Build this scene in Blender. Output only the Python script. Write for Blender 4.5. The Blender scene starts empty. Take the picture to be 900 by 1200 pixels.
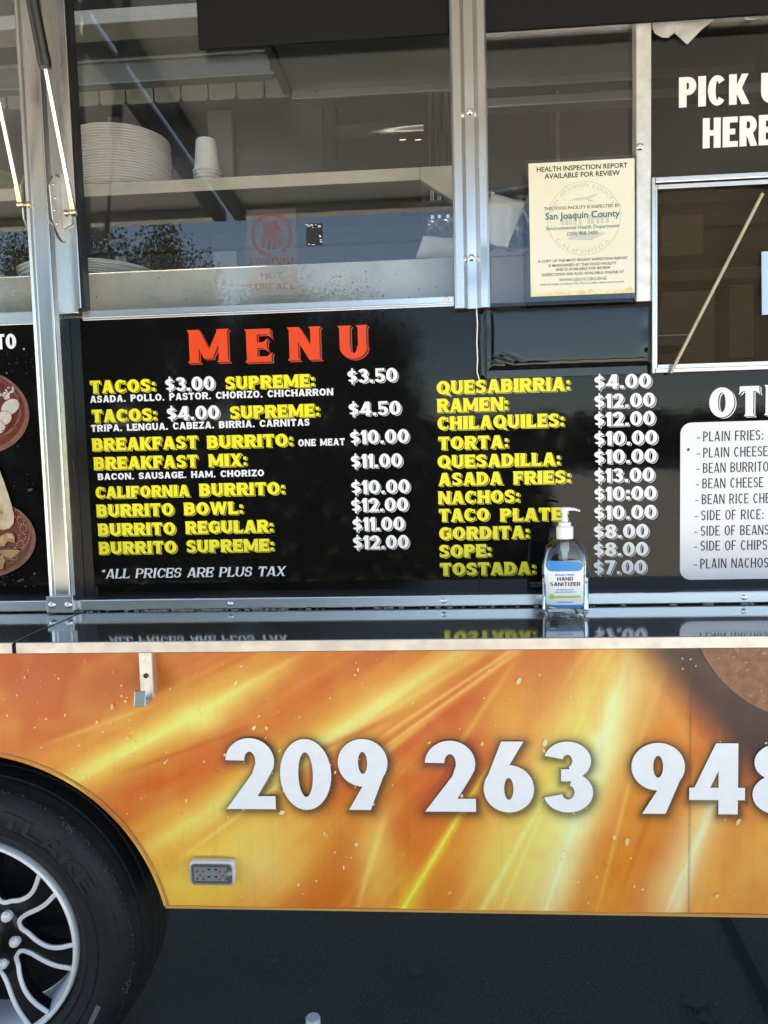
import bpy, bmesh, math, random
import numpy as np
from math import sin, cos, pi, radians
from mathutils import Vector, Matrix
from mathutils.geometry import delaunay_2d_cdt
random.seed(7); rng = np.random.default_rng(11)
scene = bpy.context.scene
COL = scene.collection

# ------------------------------------------------------------------ camera
HV = np.array([12820, -265, -900.]); HV /= np.linalg.norm(HV)
DV = np.array([305, 11700, 900.]); DV -= DV.dot(HV)*HV; DV /= np.linalg.norm(DV)
NV = np.cross(HV, DV)
RM = np.stack([HV, NV, -DV], 1)              # world -> camera (x right, y down, z forward)
CAM = np.array([0., -1.6, 1.5]); F = 900.
cam_d = bpy.data.cameras.new('camera'); cam = bpy.data.objects.new('camera', cam_d); COL.objects.link(cam)
RT = RM.T
cam.matrix_world = Matrix(((RT[0][0], -RT[0][1], -RT[0][2], CAM[0]), (RT[1][0], -RT[1][1], -RT[1][2], CAM[1]),
                           (RT[2][0], -RT[2][1], -RT[2][2], CAM[2]), (0, 0, 0, 1)))
cam_d.sensor_fit = 'VERTICAL'; cam_d.sensor_height = 36; cam_d.lens = 27; cam_d.clip_start = .02; cam_d.clip_end = 2000
scene.camera = cam
# ------------------------------------------------------------------ light
SUN = Vector((-.20, .60, 1.75)).normalized()
w = bpy.data.worlds.new('World'); scene.world = w; w.use_nodes = True
nt = w.node_tree; bg = nt.nodes['Background']
sky = nt.nodes.new('ShaderNodeTexSky'); sky.sky_type = 'NISHITA'; sky.sun_disc = False
sky.sun_elevation = math.asin(SUN.z); sky.sun_rotation = math.atan2(SUN.x, SUN.y)
sky.dust_density = 0; sky.ozone_density = 4.0; sky.air_density = 1.0; sky.altitude = 300
nt.links.new(sky.outputs[0], bg.inputs[0]); bg.inputs[1].default_value = .11
sl = bpy.data.lights.new('sun', 'SUN'); sl.energy = 5.0; sl.angle = radians(.5); sl.color = (1, .94, .84)
so = bpy.data.objects.new('sun', sl); COL.objects.link(so); so.rotation_euler = SUN.to_track_quat('Z', 'Y').to_euler()
vs = scene.view_settings; vs.view_transform = 'Standard'; vs.look = 'None'; vs.use_white_balance = True; vs.white_balance_temperature = 7700; vs.white_balance_tint = 10; vs.exposure = 2.25; vs.gamma = 1
scene.cycles.use_denoising = True; scene.cycles.max_bounces = 10; scene.cycles.transparent_max_bounces = 24
scene.cycles.caustics_reflective = False; scene.cycles.caustics_refractive = False
scene.cycles.sample_clamp_indirect = 6

# ------------------------------------------------------------------ helpers
def P(px, py, Y=0.):
    r = RT @ np.array([(px-450)/F, (py-600)/F, 1.]); return CAM + (Y-CAM[1])/r[1]*r
def PZ(px, py, Z):
    r = RT @ np.array([(px-450)/F, (py-600)/F, 1.]); return CAM + (Z-CAM[2])/r[2]*r
def X(px, py, Y=0.): return float(P(px, py, Y)[0])
def Z(px, py, Y=0.): return float(P(px, py, Y)[2])
def lin(c): return tuple(((v/255)/12.92 if v/255 <= .04045 else ((v/255+.055)/1.055)**2.4) for v in c)

class MB:
    def __init__(s): s.v = []; s.f = []; s.m = []; s.mi = 0
    def add(s, vs, fs):
        o = len(s.v); s.v += [tuple(map(float, p)) for p in vs]; s.f += [[i+o for i in f] for f in fs]; s.m += [s.mi]*len(fs); return s
    def box(s, x0, x1, y0, y1, z0, z1):
        return s.add([(x, y, z) for x in (x0, x1) for y in (y0, y1) for z in (z0, z1)],
                     [(0,1,3,2), (4,6,7,5), (0,4,5,1), (2,3,7,6), (0,2,6,4), (1,5,7,3)])
    def prism(s, pts, y0, y1):               # pts in (x,z), extruded along y
        n = len(pts); vs = [(x, y0, z) for x, z in pts]+[(x, y1, z) for x, z in pts]
        return s.add(vs, [list(range(n)), list(range(2*n-1, n-1, -1))]+[(i+n, (i+1) % n+n, (i+1) % n, i) for i in range(n)])
    def flat(s, pts, y):                     # a printed shape, facing -y
        a = sum(pts[i][0]*pts[(i+1) % len(pts)][1]-pts[(i+1) % len(pts)][0]*pts[i][1] for i in range(len(pts)))
        if a < 0: pts = pts[::-1]
        return s.add([(x, y, z) for x, z in pts], [list(range(len(pts)))])
    def flatpx(s, pts, y): return s.flat([(X(a, b, y), Z(a, b, y)) for a, b in pts], y)
    def tube(s, p0, p1, r0, r1=None, n=16):
        r1 = r0 if r1 is None else r1; p0 = Vector(p0); p1 = Vector(p1); d = (p1-p0).normalized()
        u = d.orthogonal().normalized(); v = d.cross(u)
        vs = [p+(u*cos(2*pi*i/n)+v*sin(2*pi*i/n))*r for p, r in ((p0, r0), (p1, r1)) for i in range(n)]
        return s.add(vs, [(i, (i+1) % n, (i+1) % n+n, i+n) for i in range(n)]+[list(range(n-1, -1, -1)), list(range(n, 2*n))])
    def lathe(s, prof, c, axis='z', n=48, close=False):   # prof: (r, h)
        vs = []; m = len(prof)
        for i in range(n):
            a = 2*pi*i/n
            for r, h in prof:
                vs.append((c[0]+r*cos(a), c[1]+r*sin(a), c[2]+h) if axis == 'z' else (c[0]+r*cos(a), c[1]+h, c[2]+r*sin(a)))
        fs = []
        for i in range(n):
            j = (i+1) % n
            for k in range(m if close else m-1):
                l = (k+1) % m
                q = (i*m+k, j*m+k, j*m+l, i*m+l); fs.append(q if axis == 'z' else q[::-1])
        return s.add(vs, fs)
    def ball(s, c, r, n=12, sc=(1, 1, 1)):
        vs = [(c[0]+r*sc[0]*sin(pi*j/n)*cos(2*pi*i/n), c[1]+r*sc[1]*sin(pi*j/n)*sin(2*pi*i/n), c[2]+r*sc[2]*cos(pi*j/n)) for j in range(n+1) for i in range(n)]
        return s.add(vs, [(j*n+i, (j+1)*n+i, (j+1)*n+(i+1) % n, j*n+(i+1) % n) for j in range(n) for i in range(n)])
    def build(s, name, mat, parent=None, bevel=0., smooth=False, seg=2):
        me = bpy.data.meshes.new(name); me.from_pydata(s.v, [], s.f)
        for m in (mat if isinstance(mat, (list, tuple)) else [mat]): me.materials.append(m)
        if isinstance(mat, (list, tuple)): me.polygons.foreach_set('material_index', s.m)
        if smooth:
            me.polygons.foreach_set('use_smooth', [True]*len(s.f))
        me.validate(); me.update()
        o = bpy.data.objects.new(name, me); COL.objects.link(o); o.parent = parent
        if smooth == 'auto': me.set_sharp_from_angle(angle=radians(35))
        if bevel:
            b = o.modifiers.new('bevel', 'BEVEL'); b.width = bevel; b.segments = seg; b.limit_method = 'ANGLE'; b.harden_normals = False
        return o
def tag(o, label=None, cat=None, group=None, kind=None):
    for k, v in (('label', label), ('category', cat), ('group', group), ('kind', kind)):
        if v: o[k] = v
    return o
def empty(name, loc, label, cat, group=None):
    o = bpy.data.objects.new(name, None); COL.objects.link(o); o.location = loc; o.empty_display_size = .1
    return tag(o, label, cat, group)
def copy_tree(o, parent=None):
    c = o.copy(); COL.objects.link(c)
    if parent: c.parent = parent
    for ch in o.children: copy_tree(ch, c)
    return c

# ------------------------------------------------------------------ materials
def mat(name, col, rough=.5, metal=0., ior=1.45, noise=0., nscale=20., nstretch=(1, 1, 1), col2=None, bump=0., bscale=200., bstretch=(1, 1, 1), rvar=0., alpha=1., coat=0., trans=0., spec=.5):
    m = bpy.data.materials.new(name); m.use_nodes = True; n = m.node_tree; b = n.nodes['Principled BSDF']
    b.inputs['Base Color'].default_value = (*col, 1); b.inputs['Roughness'].default_value = rough; b.inputs['Metallic'].default_value = metal
    b.inputs['IOR'].default_value = ior; b.inputs['Alpha'].default_value = alpha; b.inputs['Coat Weight'].default_value = coat
    b.inputs['Transmission Weight'].default_value = trans; b.inputs['Specular IOR Level'].default_value = spec
    tc = n.nodes.new('ShaderNodeTexCoord')
    def nz(scale, stretch, detail=5):
        mp = n.nodes.new('ShaderNodeMapping'); mp.inputs['Scale'].default_value = stretch
        t = n.nodes.new('ShaderNodeTexNoise'); t.inputs['Scale'].default_value = scale; t.inputs['Detail'].default_value = detail; t.inputs['Roughness'].default_value = .62
        n.links.new(tc.outputs['Object'], mp.inputs[0]); n.links.new(mp.outputs[0], t.inputs[0]); return t
    if noise or col2:
        t = nz(nscale, nstretch); r = n.nodes.new('ShaderNodeValToRGB'); r.color_ramp.elements[0].position = .32; r.color_ramp.elements[1].position = .68
        c2 = col2 or tuple(max(0, c*(1-noise)) for c in col)
        r.color_ramp.elements[0].color = (*c2, 1); r.color_ramp.elements[1].color = (*col, 1)
        n.links.new(t.outputs[0], r.inputs[0]); n.links.new(r.outputs[0], b.inputs['Base Color'])
    if rvar:
        t = nz(nscale*1.7, nstretch); q = n.nodes.new('ShaderNodeMapRange'); q.inputs['From Min'].default_value = .3; q.inputs['From Max'].default_value = .7
        q.inputs['To Min'].default_value = max(.01, rough-rvar); q.inputs['To Max'].default_value = rough+rvar
        n.links.new(t.outputs[0], q.inputs[0]); n.links.new(q.outputs[0], b.inputs['Roughness'])
    if bump:
        t = nz(bscale, bstretch, 4); q = n.nodes.new('ShaderNodeBump'); q.inputs['Strength'].default_value = 1; q.inputs['Distance'].default_value = bump
        n.links.new(t.outputs[0], q.inputs['Height']); n.links.new(q.outputs[0], b.inputs['Normal'])
    return m
def glass(name, tint, ior=1.45, rough=0.):
    m = bpy.data.materials.new(name); m.use_nodes = True; n = m.node_tree; n.nodes.remove(n.nodes['Principled BSDF'])
    out = n.nodes['Material Output']; tr = n.nodes.new('ShaderNodeBsdfTransparent'); tr.inputs[0].default_value = (*tint, 1)
    gl = n.nodes.new('ShaderNodeBsdfGlossy'); gl.inputs['Roughness'].default_value = rough; gl.inputs[0].default_value = (1, 1, 1, 1)
    fr = n.nodes.new('ShaderNodeFresnel'); fr.inputs[0].default_value = ior; mx = n.nodes.new('ShaderNodeMixShader')
    n.links.new(fr.outputs[0], mx.inputs[0]); n.links.new(tr.outputs[0], mx.inputs[1]); n.links.new(gl.outputs[0], mx.inputs[2]); n.links.new(mx.outputs[0], out.inputs[0])
    return m
M = {}
M['alu'] = mat('brushed_aluminium', (.60, .60, .585), .25, 1., noise=.08, nscale=5, nstretch=(6, 6, .5), rvar=.035)
M['alu_h'] = mat('brushed_aluminium_rail', (.68, .67, .65), .26, 1., noise=.07, nscale=4, nstretch=(.8, 4, 4))
M['alu_dull'] = mat('dull_aluminium', (.78, .76, .72), .42, .75, noise=.22, nscale=40, bump=.00015, bscale=240, rvar=.1)
M['steel'] = mat('polished_steel', (.46, .46, .455), .065, .88, noise=.16, nscale=14, nstretch=(1, 5, 5), bump=.00001, bscale=90, bstretch=(.5, 3, 3), rvar=.02)
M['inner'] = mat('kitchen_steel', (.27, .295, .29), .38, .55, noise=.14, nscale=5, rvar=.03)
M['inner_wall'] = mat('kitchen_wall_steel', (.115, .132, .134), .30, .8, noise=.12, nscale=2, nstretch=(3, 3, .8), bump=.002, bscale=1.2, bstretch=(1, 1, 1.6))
M['inner_dark'] = mat('kitchen_dark', (.07, .07, .068), .5, .2, noise=.3, nscale=8)
M['cream'] = mat('cream_painted_steel', (.62, .60, .52), .45, .1, noise=.12, nscale=30)
M['panel_grey'] = mat('grey_galvanised', (.60, .61, .57), .45, .35, noise=.22, nscale=14, bump=.0002, bscale=60)
M['vinyl'] = mat('black_gloss_vinyl', (.004, .004, .0045), .045, 0, ior=1.32, bump=.00006, bscale=14, bstretch=(1, 1, 2.2), rvar=.03)
M['vinyl_pad'] = mat('black_gloss_vinyl_wrinkled', (.004, .004, .0045), .05, 0, ior=1.48, bump=.0002, bscale=7, bstretch=(1, 1, 2))
M['valance'] = mat('matte_black_board', (.011, .011, .011), .75, 0, spec=.2)
M['white'] = mat('white_vinyl_print', (.82, .82, .83), .35, noise=.06, nscale=30)
M['yellow'] = mat('yellow_vinyl_print', (.86, .77, .03), .32, noise=.08, nscale=40)
M['red'] = mat('red_vinyl_print', (.78, .060, .006), .32, noise=.08, nscale=40)
M['card'] = mat('white_gloss_card', (.78, .79, .82), .16, noise=.04, nscale=10)
M['ink'] = mat('black_ink', (.012, .012, .013), .4)
M['glass'] = glass('window_glass', (.97, .975, .97), 1.52)
M['glass_dark'] = glass('tinted_window_film', (.60, .59, .57), 1.5, .02)
M['rubber'] = mat('tyre_rubber', (.011, .011, .0115), .66, noise=.35, nscale=30, bump=.0004, bscale=140, rvar=.12)
M['rubber_dirt'] = mat('tyre_scuff', (.12, .10, .075), .9, col2=(.02, .02, .02), nscale=90, bump=.001, bscale=200)
M['machined'] = mat('machined_alloy', (.95, .94, .91), .40, .25, noise=.06, nscale=60)
M['wheel_dark'] = mat('dark_wheel_paint', (.014, .014, .0145), .3, .3, noise=.2, nscale=40)
M['black'] = mat('satin_black', (.010, .010, .011), .32)
M['flat_black'] = mat('underbody_black', (.008, .008, .008), .8)
M['chrome'] = mat('chrome', (.9, .89, .86), .08, 1.)
M['brass'] = mat('zinc_brass', (.66, .55, .38), .25, 1., noise=.2, nscale=80)
M['rod'] = mat('polished_rod', (.93, .92, .90), .16, .85)
M['foam'] = mat('white_foam', (.94, .94, .93), .6, noise=.02, nscale=50, bump=.0002, bscale=400)
M['paper'] = mat('white_paper', (.82, .82, .80), .8, noise=.07, nscale=30, bump=.0006, bscale=40)
M['poster'] = mat('pale_yellow_paper', (.70, .67, .50), .25, col2=(.73, .72, .62), nscale=6)
M['stain'] = mat('yellowed_stain', (.62, .50, .16), .5, col2=(.80, .76, .55), nscale=60)
M['lamination'] = glass('clear_lamination', (.80, .82, .84), 1.5, .05)
M['clear_bag'] = glass('clear_plastic_bag', (.86, .87, .86), 1.6, .18)
M['seal'] = mat('pale_seal_ink', (.50, .51, .47), .5); M['seal2'] = mat('seal_ink_lines', (.36, .38, .37), .5)
M['teal'] = mat('teal_ink', (.03, .13, .15), .5)
M['sticker_red'] = mat('faded_red_print', (.26, .05, .04), .6, alpha=.30)
M['sticker_film'] = mat('faded_clear_sticker', (.34, .31, .31), .4, alpha=.13)
M['pink_box'] = mat('pinkish_cardboard', (.40, .33, .31), .8, noise=.12, nscale=20)
M['carton'] = mat('dark_printed_carton', (.10, .085, .07), .7, noise=.25, nscale=30)
M['blue_paper'] = mat('pale_blue_sheet', (.42, .58, .80), .6)
M['green'] = mat('olive_green_plastic', (.20, .25, .055), .45)
M['wood'] = mat('pale_wood', (.50, .43, .31), .6, noise=.2, nscale=40, nstretch=(1, 1, 1))  # colour of the strip that imitates a reflection on the screen
M['rust'] = mat('rusty_grime', (.012, .010, .009), .8, col2=(.07, .03, .016), nscale=60)
M['bottle'] = glass('clear_bottle', (.94, .95, .955), 1.62, .06)
M['gel'] = mat('clear_gel', (.98, .985, .99), .05, trans=1., ior=1.18)
M['label_blue'] = mat('blue_label', (.012, .24, .58), .3); M['label_green'] = mat('lime_label', (.38, .62, .12), .35)
M['plastic_white'] = mat('white_plastic', (.82, .83, .84), .28)
M['tube_plastic'] = mat('translucent_tube', (.75, .78, .80), .3, alpha=.55)
M['lamp_plastic'] = mat('clear_lamp_plastic', (.74, .73, .70), .22, .1, noise=.1, nscale=80)
M['lamp_board'] = mat('lamp_board', (.74, .75, .76), .3); M['amber'] = mat('amber_led', (.55, .36, .14), .25)
M['kbrown'] = mat('brown_board', (.26, .20, .14), .6, noise=.25, nscale=12)
M['ticket'] = mat('grey_tab', (.30, .31, .27), .6, noise=.1, nscale=25)
M['mirror_dark'] = mat('blue_dark_plastic', (.03, .035, .05), .2)

# ------------------------------------------------------------------ lettering: strokes joined into one outline per letter
WID = dict(zip('ABCDEFGHIJKLMNOPQRSTUVWXYZ', [.84,.76,.78,.80,.68,.64,.82,.82,.30,.56,.80,.64,1.02,.84,.86,.72,.90,.78,.68,.74,.80,.82,1.16,.80,.80,.70]))
WID.update(dict(zip('0123456789', [.74,.36,.70,.68,.76,.68,.70,.66,.70,.70]))); WID.update({'.': .24, ':': .24, ',': .24, '-': .40, '*': .4, '$': .62, '(': .34, ')': .34, '/': .4, ' ': .42})
STY = {
 'wood': dict(V=.29, H=.20, S=.05, SH=.10, sx=1.0, sp=.11),
 'title': dict(V=.30, H=.17, S=.045, SH=.07, sx=1.0, sp=.1),
 'price': dict(V=.25, H=.16, S=.05, SH=.09, sx=1.0, sp=.09),
 'small': dict(V=.24, H=.18, S=.05, SH=.10, sx=1.0, sp=.16),
 'serif': dict(V=.165, H=.075, S=.08, SH=.05, sx=.92, sp=.10, shear=.2),
 'heavy': dict(V=.228, H=.185, S=0, SH=0, sx=.86, sp=.085, futura=1),
 'bold': dict(V=.275, H=.19, S=0, SH=0, sx=.86, sp=.075, futura=1),
 'thin': dict(V=.115, H=.105, S=0, SH=0, sx=.58, sp=.10),
 'sans': dict(V=.19, H=.15, S=0, SH=0, sx=.92, sp=.14),
 'tyre': dict(V=.2, H=.18, S=0, SH=0, sx=1.0, sp=.14),
}
_gc = {}
def glyph(ch, style, g=0.):
    k = (ch, style, g)
    if k in _gc: return _gc[k]
    st = STY[style]; V, H, S, SH = st['V'], st['H'], st['S'], st['SH']; wd = WID[ch]*st['sx']; fut = st.get('futura')
    if style == 'serif' : wd *= .95
    pol = []
    def rect(x0, x1, y0, y1): pol.append([(x0-g, y0-g), (x1+g, y0-g), (x1+g, y1+g), (x0-g, y1+g)])
    def ser(x, t, y, d):
        if S: pol.append([(x-t/2-S, y), (x+t/2+S, y), (x+t/2+S*.8, y+d*SH*.45), (x+t/2, y+d*SH), (x-t/2, y+d*SH), (x-t/2-S*.8, y+d*SH*.45)])
    def stem(x, y0=0., y1=1., t=V, b=1, a=1):
        rect(x-t/2, x+t/2, y0, y1)
        if b: ser(x, t, y0, 1)
        if a: ser(x, t, y1, -1)
    def bar(x0, x1, y, e=0, t=H):                 # y = lower edge
        rect(x0, x1, y, y+t)
        if S and e:                               # a flared tip: up (1), down (-1) or both (2)
            q = S*1.6
            if e in (1, 2): pol.append([(x1-q*1.6, y+t), (x1, y+t), (x1+q*.5, y+t+q*1.7)])
            if e in (-1, 2): pol.append([(x1-q*1.6, y), (x1, y), (x1+q*.5, y-q*1.7)])
    def diag(x0, y0, x1, y1, t=V, b=0, a=0):
        e = g*1.3; pol.append([(x0-t/2-e, y0-(g if y0 <= y1 else -g)), (x0+t/2+e, y0-(g if y0 <= y1 else -g)), (x1+t/2+e, y1+(g if y0 <= y1 else -g)), (x1-t/2-e, y1+(g if y0 <= y1 else -g))])
        if b: ser(x0, t, y0, 1 if y0 < y1 else -1)
        if a: ser(x1, t, y1, -1 if y0 < y1 else 1)
    def arc(cx, cy, rx, ry, a0=0, a1=360, v=V, h=H):
        n = max(4, int(abs(a1-a0)/9)); ri, rj = max(.012, rx-v), max(.012, ry-h)
        pt = lambda a, p, q: (cx+p*cos(radians(a)), cy+q*sin(radians(a)))
        for i in range(n):
            a, b = a0+(a1-a0)*i/n, a0+(a1-a0)*(i+1)/n
            pol.append([pt(a, rx+g, ry+g), pt(b, rx+g, ry+g), pt(b, max(.004, ri-g), max(.004, rj-g)), pt(a, max(.004, ri-g), max(.004, rj-g))])
    L, R = V/2, wd-V/2
    if ch == 'A': diag(L*.9, 0, wd*.46, 1, V*.72, 1); diag(wd-L*.95, 0, wd*.54, 1, V, 1); bar(wd*.22, wd*.75, .20)
    elif ch in 'BPR':
        stem(L); r = .27 if ch == 'B' else .30; xa = wd-.30*wd-.06; y0 = 1-2*r
        u = wd*.95 if ch == 'B' else wd
        bar(L, u-r*.95, 1-H); bar(L, u-r*.95, y0); arc(u-r, 1-r, r, r, -90, 90, V*.94)
        if ch == 'B':
            q = (y0+H)/2; bar(L, wd-q, 0); bar(L, wd-q, y0); arc(wd-q*1.05, q, q*1.05, q, -90, 90)
        if ch == 'R': diag(wd*.52, y0+H*.6, wd-L*.75, 0, V*.98, 0, 1)
    elif ch in 'CG':
        arc(wd/2, .5, wd/2, .5, 42, 318)
        if S: rect(wd*.86, wd*.96, .62, .93)
        if ch == 'G': rect(wd*.60, wd, .36, .36+H); rect(wd-V*.85, wd, .1, .40)
        elif S: rect(wd*.88, wd*.96, .1, .32)
    elif ch in 'O0Q':
        arc(wd/2, .5, wd/2, .5)
        if ch == 'Q': diag(wd*.55, .32, wd*.98, -.10, V*.72)
    elif ch == 'D': stem(L); r = wd*.58; bar(L, wd-r, 0); bar(L, wd-r, 1-H); arc(wd-r, .5, r, .5, -90, 90)
    elif ch in 'EF':
        stem(L); bar(L, wd, 1-H, -1); bar(L, wd*.84, .5-H*.45, 2)
        if ch == 'E': bar(L, wd*1.02, 0, 1)
    elif ch == 'H': stem(L); stem(R); bar(L, R, .5-H/2)
    elif ch == 'I': stem(wd/2)
    elif ch == 'J': stem(R, .3, 1, b=0); arc(wd/2, .3, wd/2, .3, 180, 360)
    elif ch == 'K': stem(L); diag(V*.9, .36, wd-L*.9, 1, V*.85, 0, 1); diag(wd*.45, .55, wd-L*.7, 0, V, 0, 1)
    elif ch == 'L': stem(L); bar(L, wd, 0, 1)
    elif ch == 'M': t = V*.82; stem(t/2, t=t); stem(wd-t/2, t=t); diag(t*.62, 1, wd/2, .12, t*1.05); diag(wd-t*.62, 1, wd/2, .12, t*.8)
    elif ch == 'N': t = V*.82; stem(t/2, t=t); stem(wd-t/2, t=t); diag(t*.6, 1, wd-t*.6, 0, t*1.15)
    elif ch == 'S':
        arc(wd/2, 1-.275, wd/2, .275, 25, 270, V*.9); arc(wd/2, .2875, wd/2, .2875, 90, -155, V*.95)
        if S: rect(wd*.80, wd*.92, .66, .95); rect(wd*.05, wd*.17, .05, .34)
    elif ch == 'T': stem(wd/2, 0, 1, a=0); bar(wd/2, wd, 1-H, -1); rect(0, wd/2, 1-H, 1); pol.append([(0+S*2.4, 1-H), (0, 1-H), (-S*.8, 1-H-S*2.7)]) if S else None
    elif ch == 'U': stem(L, .36, 1, b=0); stem(R, .36, 1, t=V*(.8 if S else 1), b=0); arc(wd/2, .38, wd/2, .38, 180, 360)
    elif ch == 'V': diag(L, 1, wd/2, 0, V, 1); diag(R, 1, wd/2, 0, V*.75, 1)
    elif ch == 'W':
        t = V*.8; diag(t/2, 1, wd*.28, 0, t, 1); diag(wd*.5, 1, wd*.28, 0, t*.8); diag(wd*.5, 1, wd*.72, 0, t); diag(wd-t/2, 1, wd*.72, 0, t*.8, 1)
    elif ch == 'X': diag(L, 1, R, 0, V, 1, 1); diag(R, 1, L, 0, V*.75, 1, 1)
    elif ch == 'Y': diag(L, 1, wd/2, .42, V, 1); diag(R, 1, wd/2, .42, V*.8, 1); stem(wd/2, 0, .5, a=0)
    elif ch == 'Z': bar(0, wd, 0, 1); bar(0, wd, 1-H, 0); diag(L*1.1, H*.5, R, 1-H*.5, V)
    elif ch == '1':
        stem(wd-V/2, 0, 1, a=0, b=0 if S else 0); pol.append([(wd-V-.02-g, .62), (wd-V-.13-g, .78), (wd-V+.02, 1+g), (wd-V+.05, .72)])
    elif ch == '2':
        r = .32; arc(wd/2, 1-r, wd/2, r, -8, 178, V*1.02, H*1.02); pol.append([(wd-V*.95-g, 1-r+.02), (wd+g, 1-r+.02), (wd*.985+g, 1-r-.09), (wd*.90+g, 1-r-.2), (wd*.62+g, H*.9), (wd*.3, 0-g), (-.01-g*1.4, -g), (wd*.54-g, .50)]); bar(wd*.24, wd, 0)
    elif ch == '3':
        q = V*.96; arc(wd*.49, 1-.27, wd*.47, .27, -75, 165, q); arc(wd*.5, .285, wd*.5, .285, 75, -165, q); rect(wd*.36, wd*.60, .535-H*.5, .535+H*.42)
    elif ch == '4': stem(wd*.70, 0, 1, b=0, a=0); bar(0, wd, .20, 0, H*.95); diag(wd*.14, .22, wd*.62, 1, V*.82)
    elif ch == '5':
        arc(wd*.48, .315, wd*.52, .315, 125, -160, V*.95); bar(wd*.12, wd*.95, 1-H); rect(wd*.10, wd*.10+V*.62, .42, 1)
    elif ch in '69':
        q = []
        keep = pol; pol = []
        if fut:
            arc(wd/2, .335, wd/2, .335, v=V*1.08, h=H*.98); pol.append([(0-g*.5, .30), (wd*.02-g, .40), (wd*.36-g, 1+g), (wd*.80+g, 1+g), (wd*.44+g, .58), (wd*.3, .30)])
        else:
            arc(wd/2, .32, wd/2, .32); arc(wd*.62, .40, wd*.62, .60, 75, 190, V)
        if ch == '9': pol = [[(wd-x, 1-y) for x, y in p] for p in pol]
        pol = keep+pol
    elif ch == '7': bar(0, wd, 1-H); diag(wd*.30, 0, wd-L*.95, 1-H*.4, V)
    elif ch == '8':
        arc(wd/2, 1-.262, wd*.47, .262, v=V*.92, h=H*.92); arc(wd/2, .285, wd/2, .285, v=V*1.0, h=H*.95)
    elif ch == '$':
        arc(wd/2, .66, wd/2, .235, 25, 270, V*.85, H*.9); arc(wd/2, .315, wd/2, .235, 90, -155, V*.85, H*.9); rect(wd/2-.05, wd/2+.05, -.08, 1.06)
    elif ch == '.': rect(.02, .22, 0, .2)
    elif ch == ',': rect(.02, .22, 0, .2); pol.append([(.08, .02), (.22, .02), (.10, -.14)])
    elif ch == ':': rect(.02, .22, .06, .28) if style != 'thin' else rect(.04, .17, .04, .18); rect(.02, .22, .52, .74) if style != 'thin' else rect(.04, .17, .52, .66)
    elif ch == '-': rect(.04, .30, .36, .36+H*.9)
    elif ch == '*':
        for a in (0, 60, 120): c, s_ = cos(radians(a))*.16, sin(radians(a))*.16; n_ = (-s_*.25, c*.25); pol.append([(.18+c+n_[0], .8+s_+n_[1]), (.18-c+n_[0], .8-s_+n_[1]), (.18-c-n_[0], .8-s_-n_[1]), (.18+c-n_[0], .8+s_-n_[1])])
    elif ch == '(': arc(.36, .5, .32, .62, 110, 250)
    elif ch == ')': arc(0, .5, .32, .62, 70, -70)
    elif ch == '/': diag(.03, 0, .34, 1, V*.7)
    if ch == ' ' or not pol: r = ([], [], wd+g*0)
    else:
        vs, fs = [], []
        for p in pol:
            a = sum(p[i][0]*p[(i+1) % len(p)][1]-p[(i+1) % len(p)][0]*p[i][1] for i in range(len(p)))
            if abs(a) < 1e-9: continue
            if a < 0: p = p[::-1]
            fs.append(list(range(len(vs), len(vs)+len(p)))); vs += [Vector(q) for q in p]
        ov, oe, of, a_, b_, c_ = delaunay_2d_cdt(vs, [], fs, 0, 1e-5)
        tri = []
        for f_, og in zip(of, c_):
            if not og: continue
            p0, p1, p2 = (ov[i] for i in f_[:3])
            if (p1-p0).cross(p2-p0) < 0: f_ = list(f_)[::-1]
            tri.append(list(f_))
        r = ([tuple(v) for v in ov], tri, wd)
    _gc[k] = r
    return r
def put(mb, text, style, x0, x1, z, cap, y, g=0., dx=0., dz=0., warp=None, slope=0.):
    st = STY[style]; tot = sum(WID[c]*st['sx']*(.95 if style == 'serif' and c != ' ' else 1)+st['sp'] for c in text)-st['sp']
    k = (x1-x0)/tot if x1 is not None else cap; x = 0.; sh = st.get('shear', 0.)
    for c in text:
        vs, fs, wd = glyph(c, style, g)
        pts = [(x0+(x+vx)*k+sh*vy*cap+dx, z+vy*cap+dz+slope*(x+vx)*k) for vx, vy in vs]
        mb.add([(warp(a, b) if warp else (a, y, b)) for a, b in pts], fs)
        x += wd+st['sp']
def putpx(mb, text, style, a, b, base, cap, y, **kw):
    p = P(a, base, y); q = P(b, base, y); put(mb, text, style, p[0], q[0], p[2], cap*1.62/900*(y+1.6)/1.6*1.01, y, **kw)
def font_text(name, text, size, mat_, parent, loc, x1=None, off=0., align='CENTER', rotz=0.):
    cu = bpy.data.curves.new(name, 'FONT'); cu.body = text; cu.size = size; cu.offset = off; cu.align_x = align; cu.resolution_u = 3
    o = bpy.data.objects.new(name, cu); COL.objects.link(o); bpy.context.view_layer.update()
    me = bpy.data.meshes.new_from_object(o.evaluated_get(bpy.context.evaluated_depsgraph_get())); COL.objects.unlink(o); bpy.data.objects.remove(o)
    xs = [v.co.x for v in me.vertices]; s = 1.
    if x1: s = x1/(max(xs)-min(xs))
    r = []
    return [((v.co.x)*s+loc[0], loc[1], v.co.y+loc[2]) for v in me.vertices], [list(p.vertices) for p in me.polygons]

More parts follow.
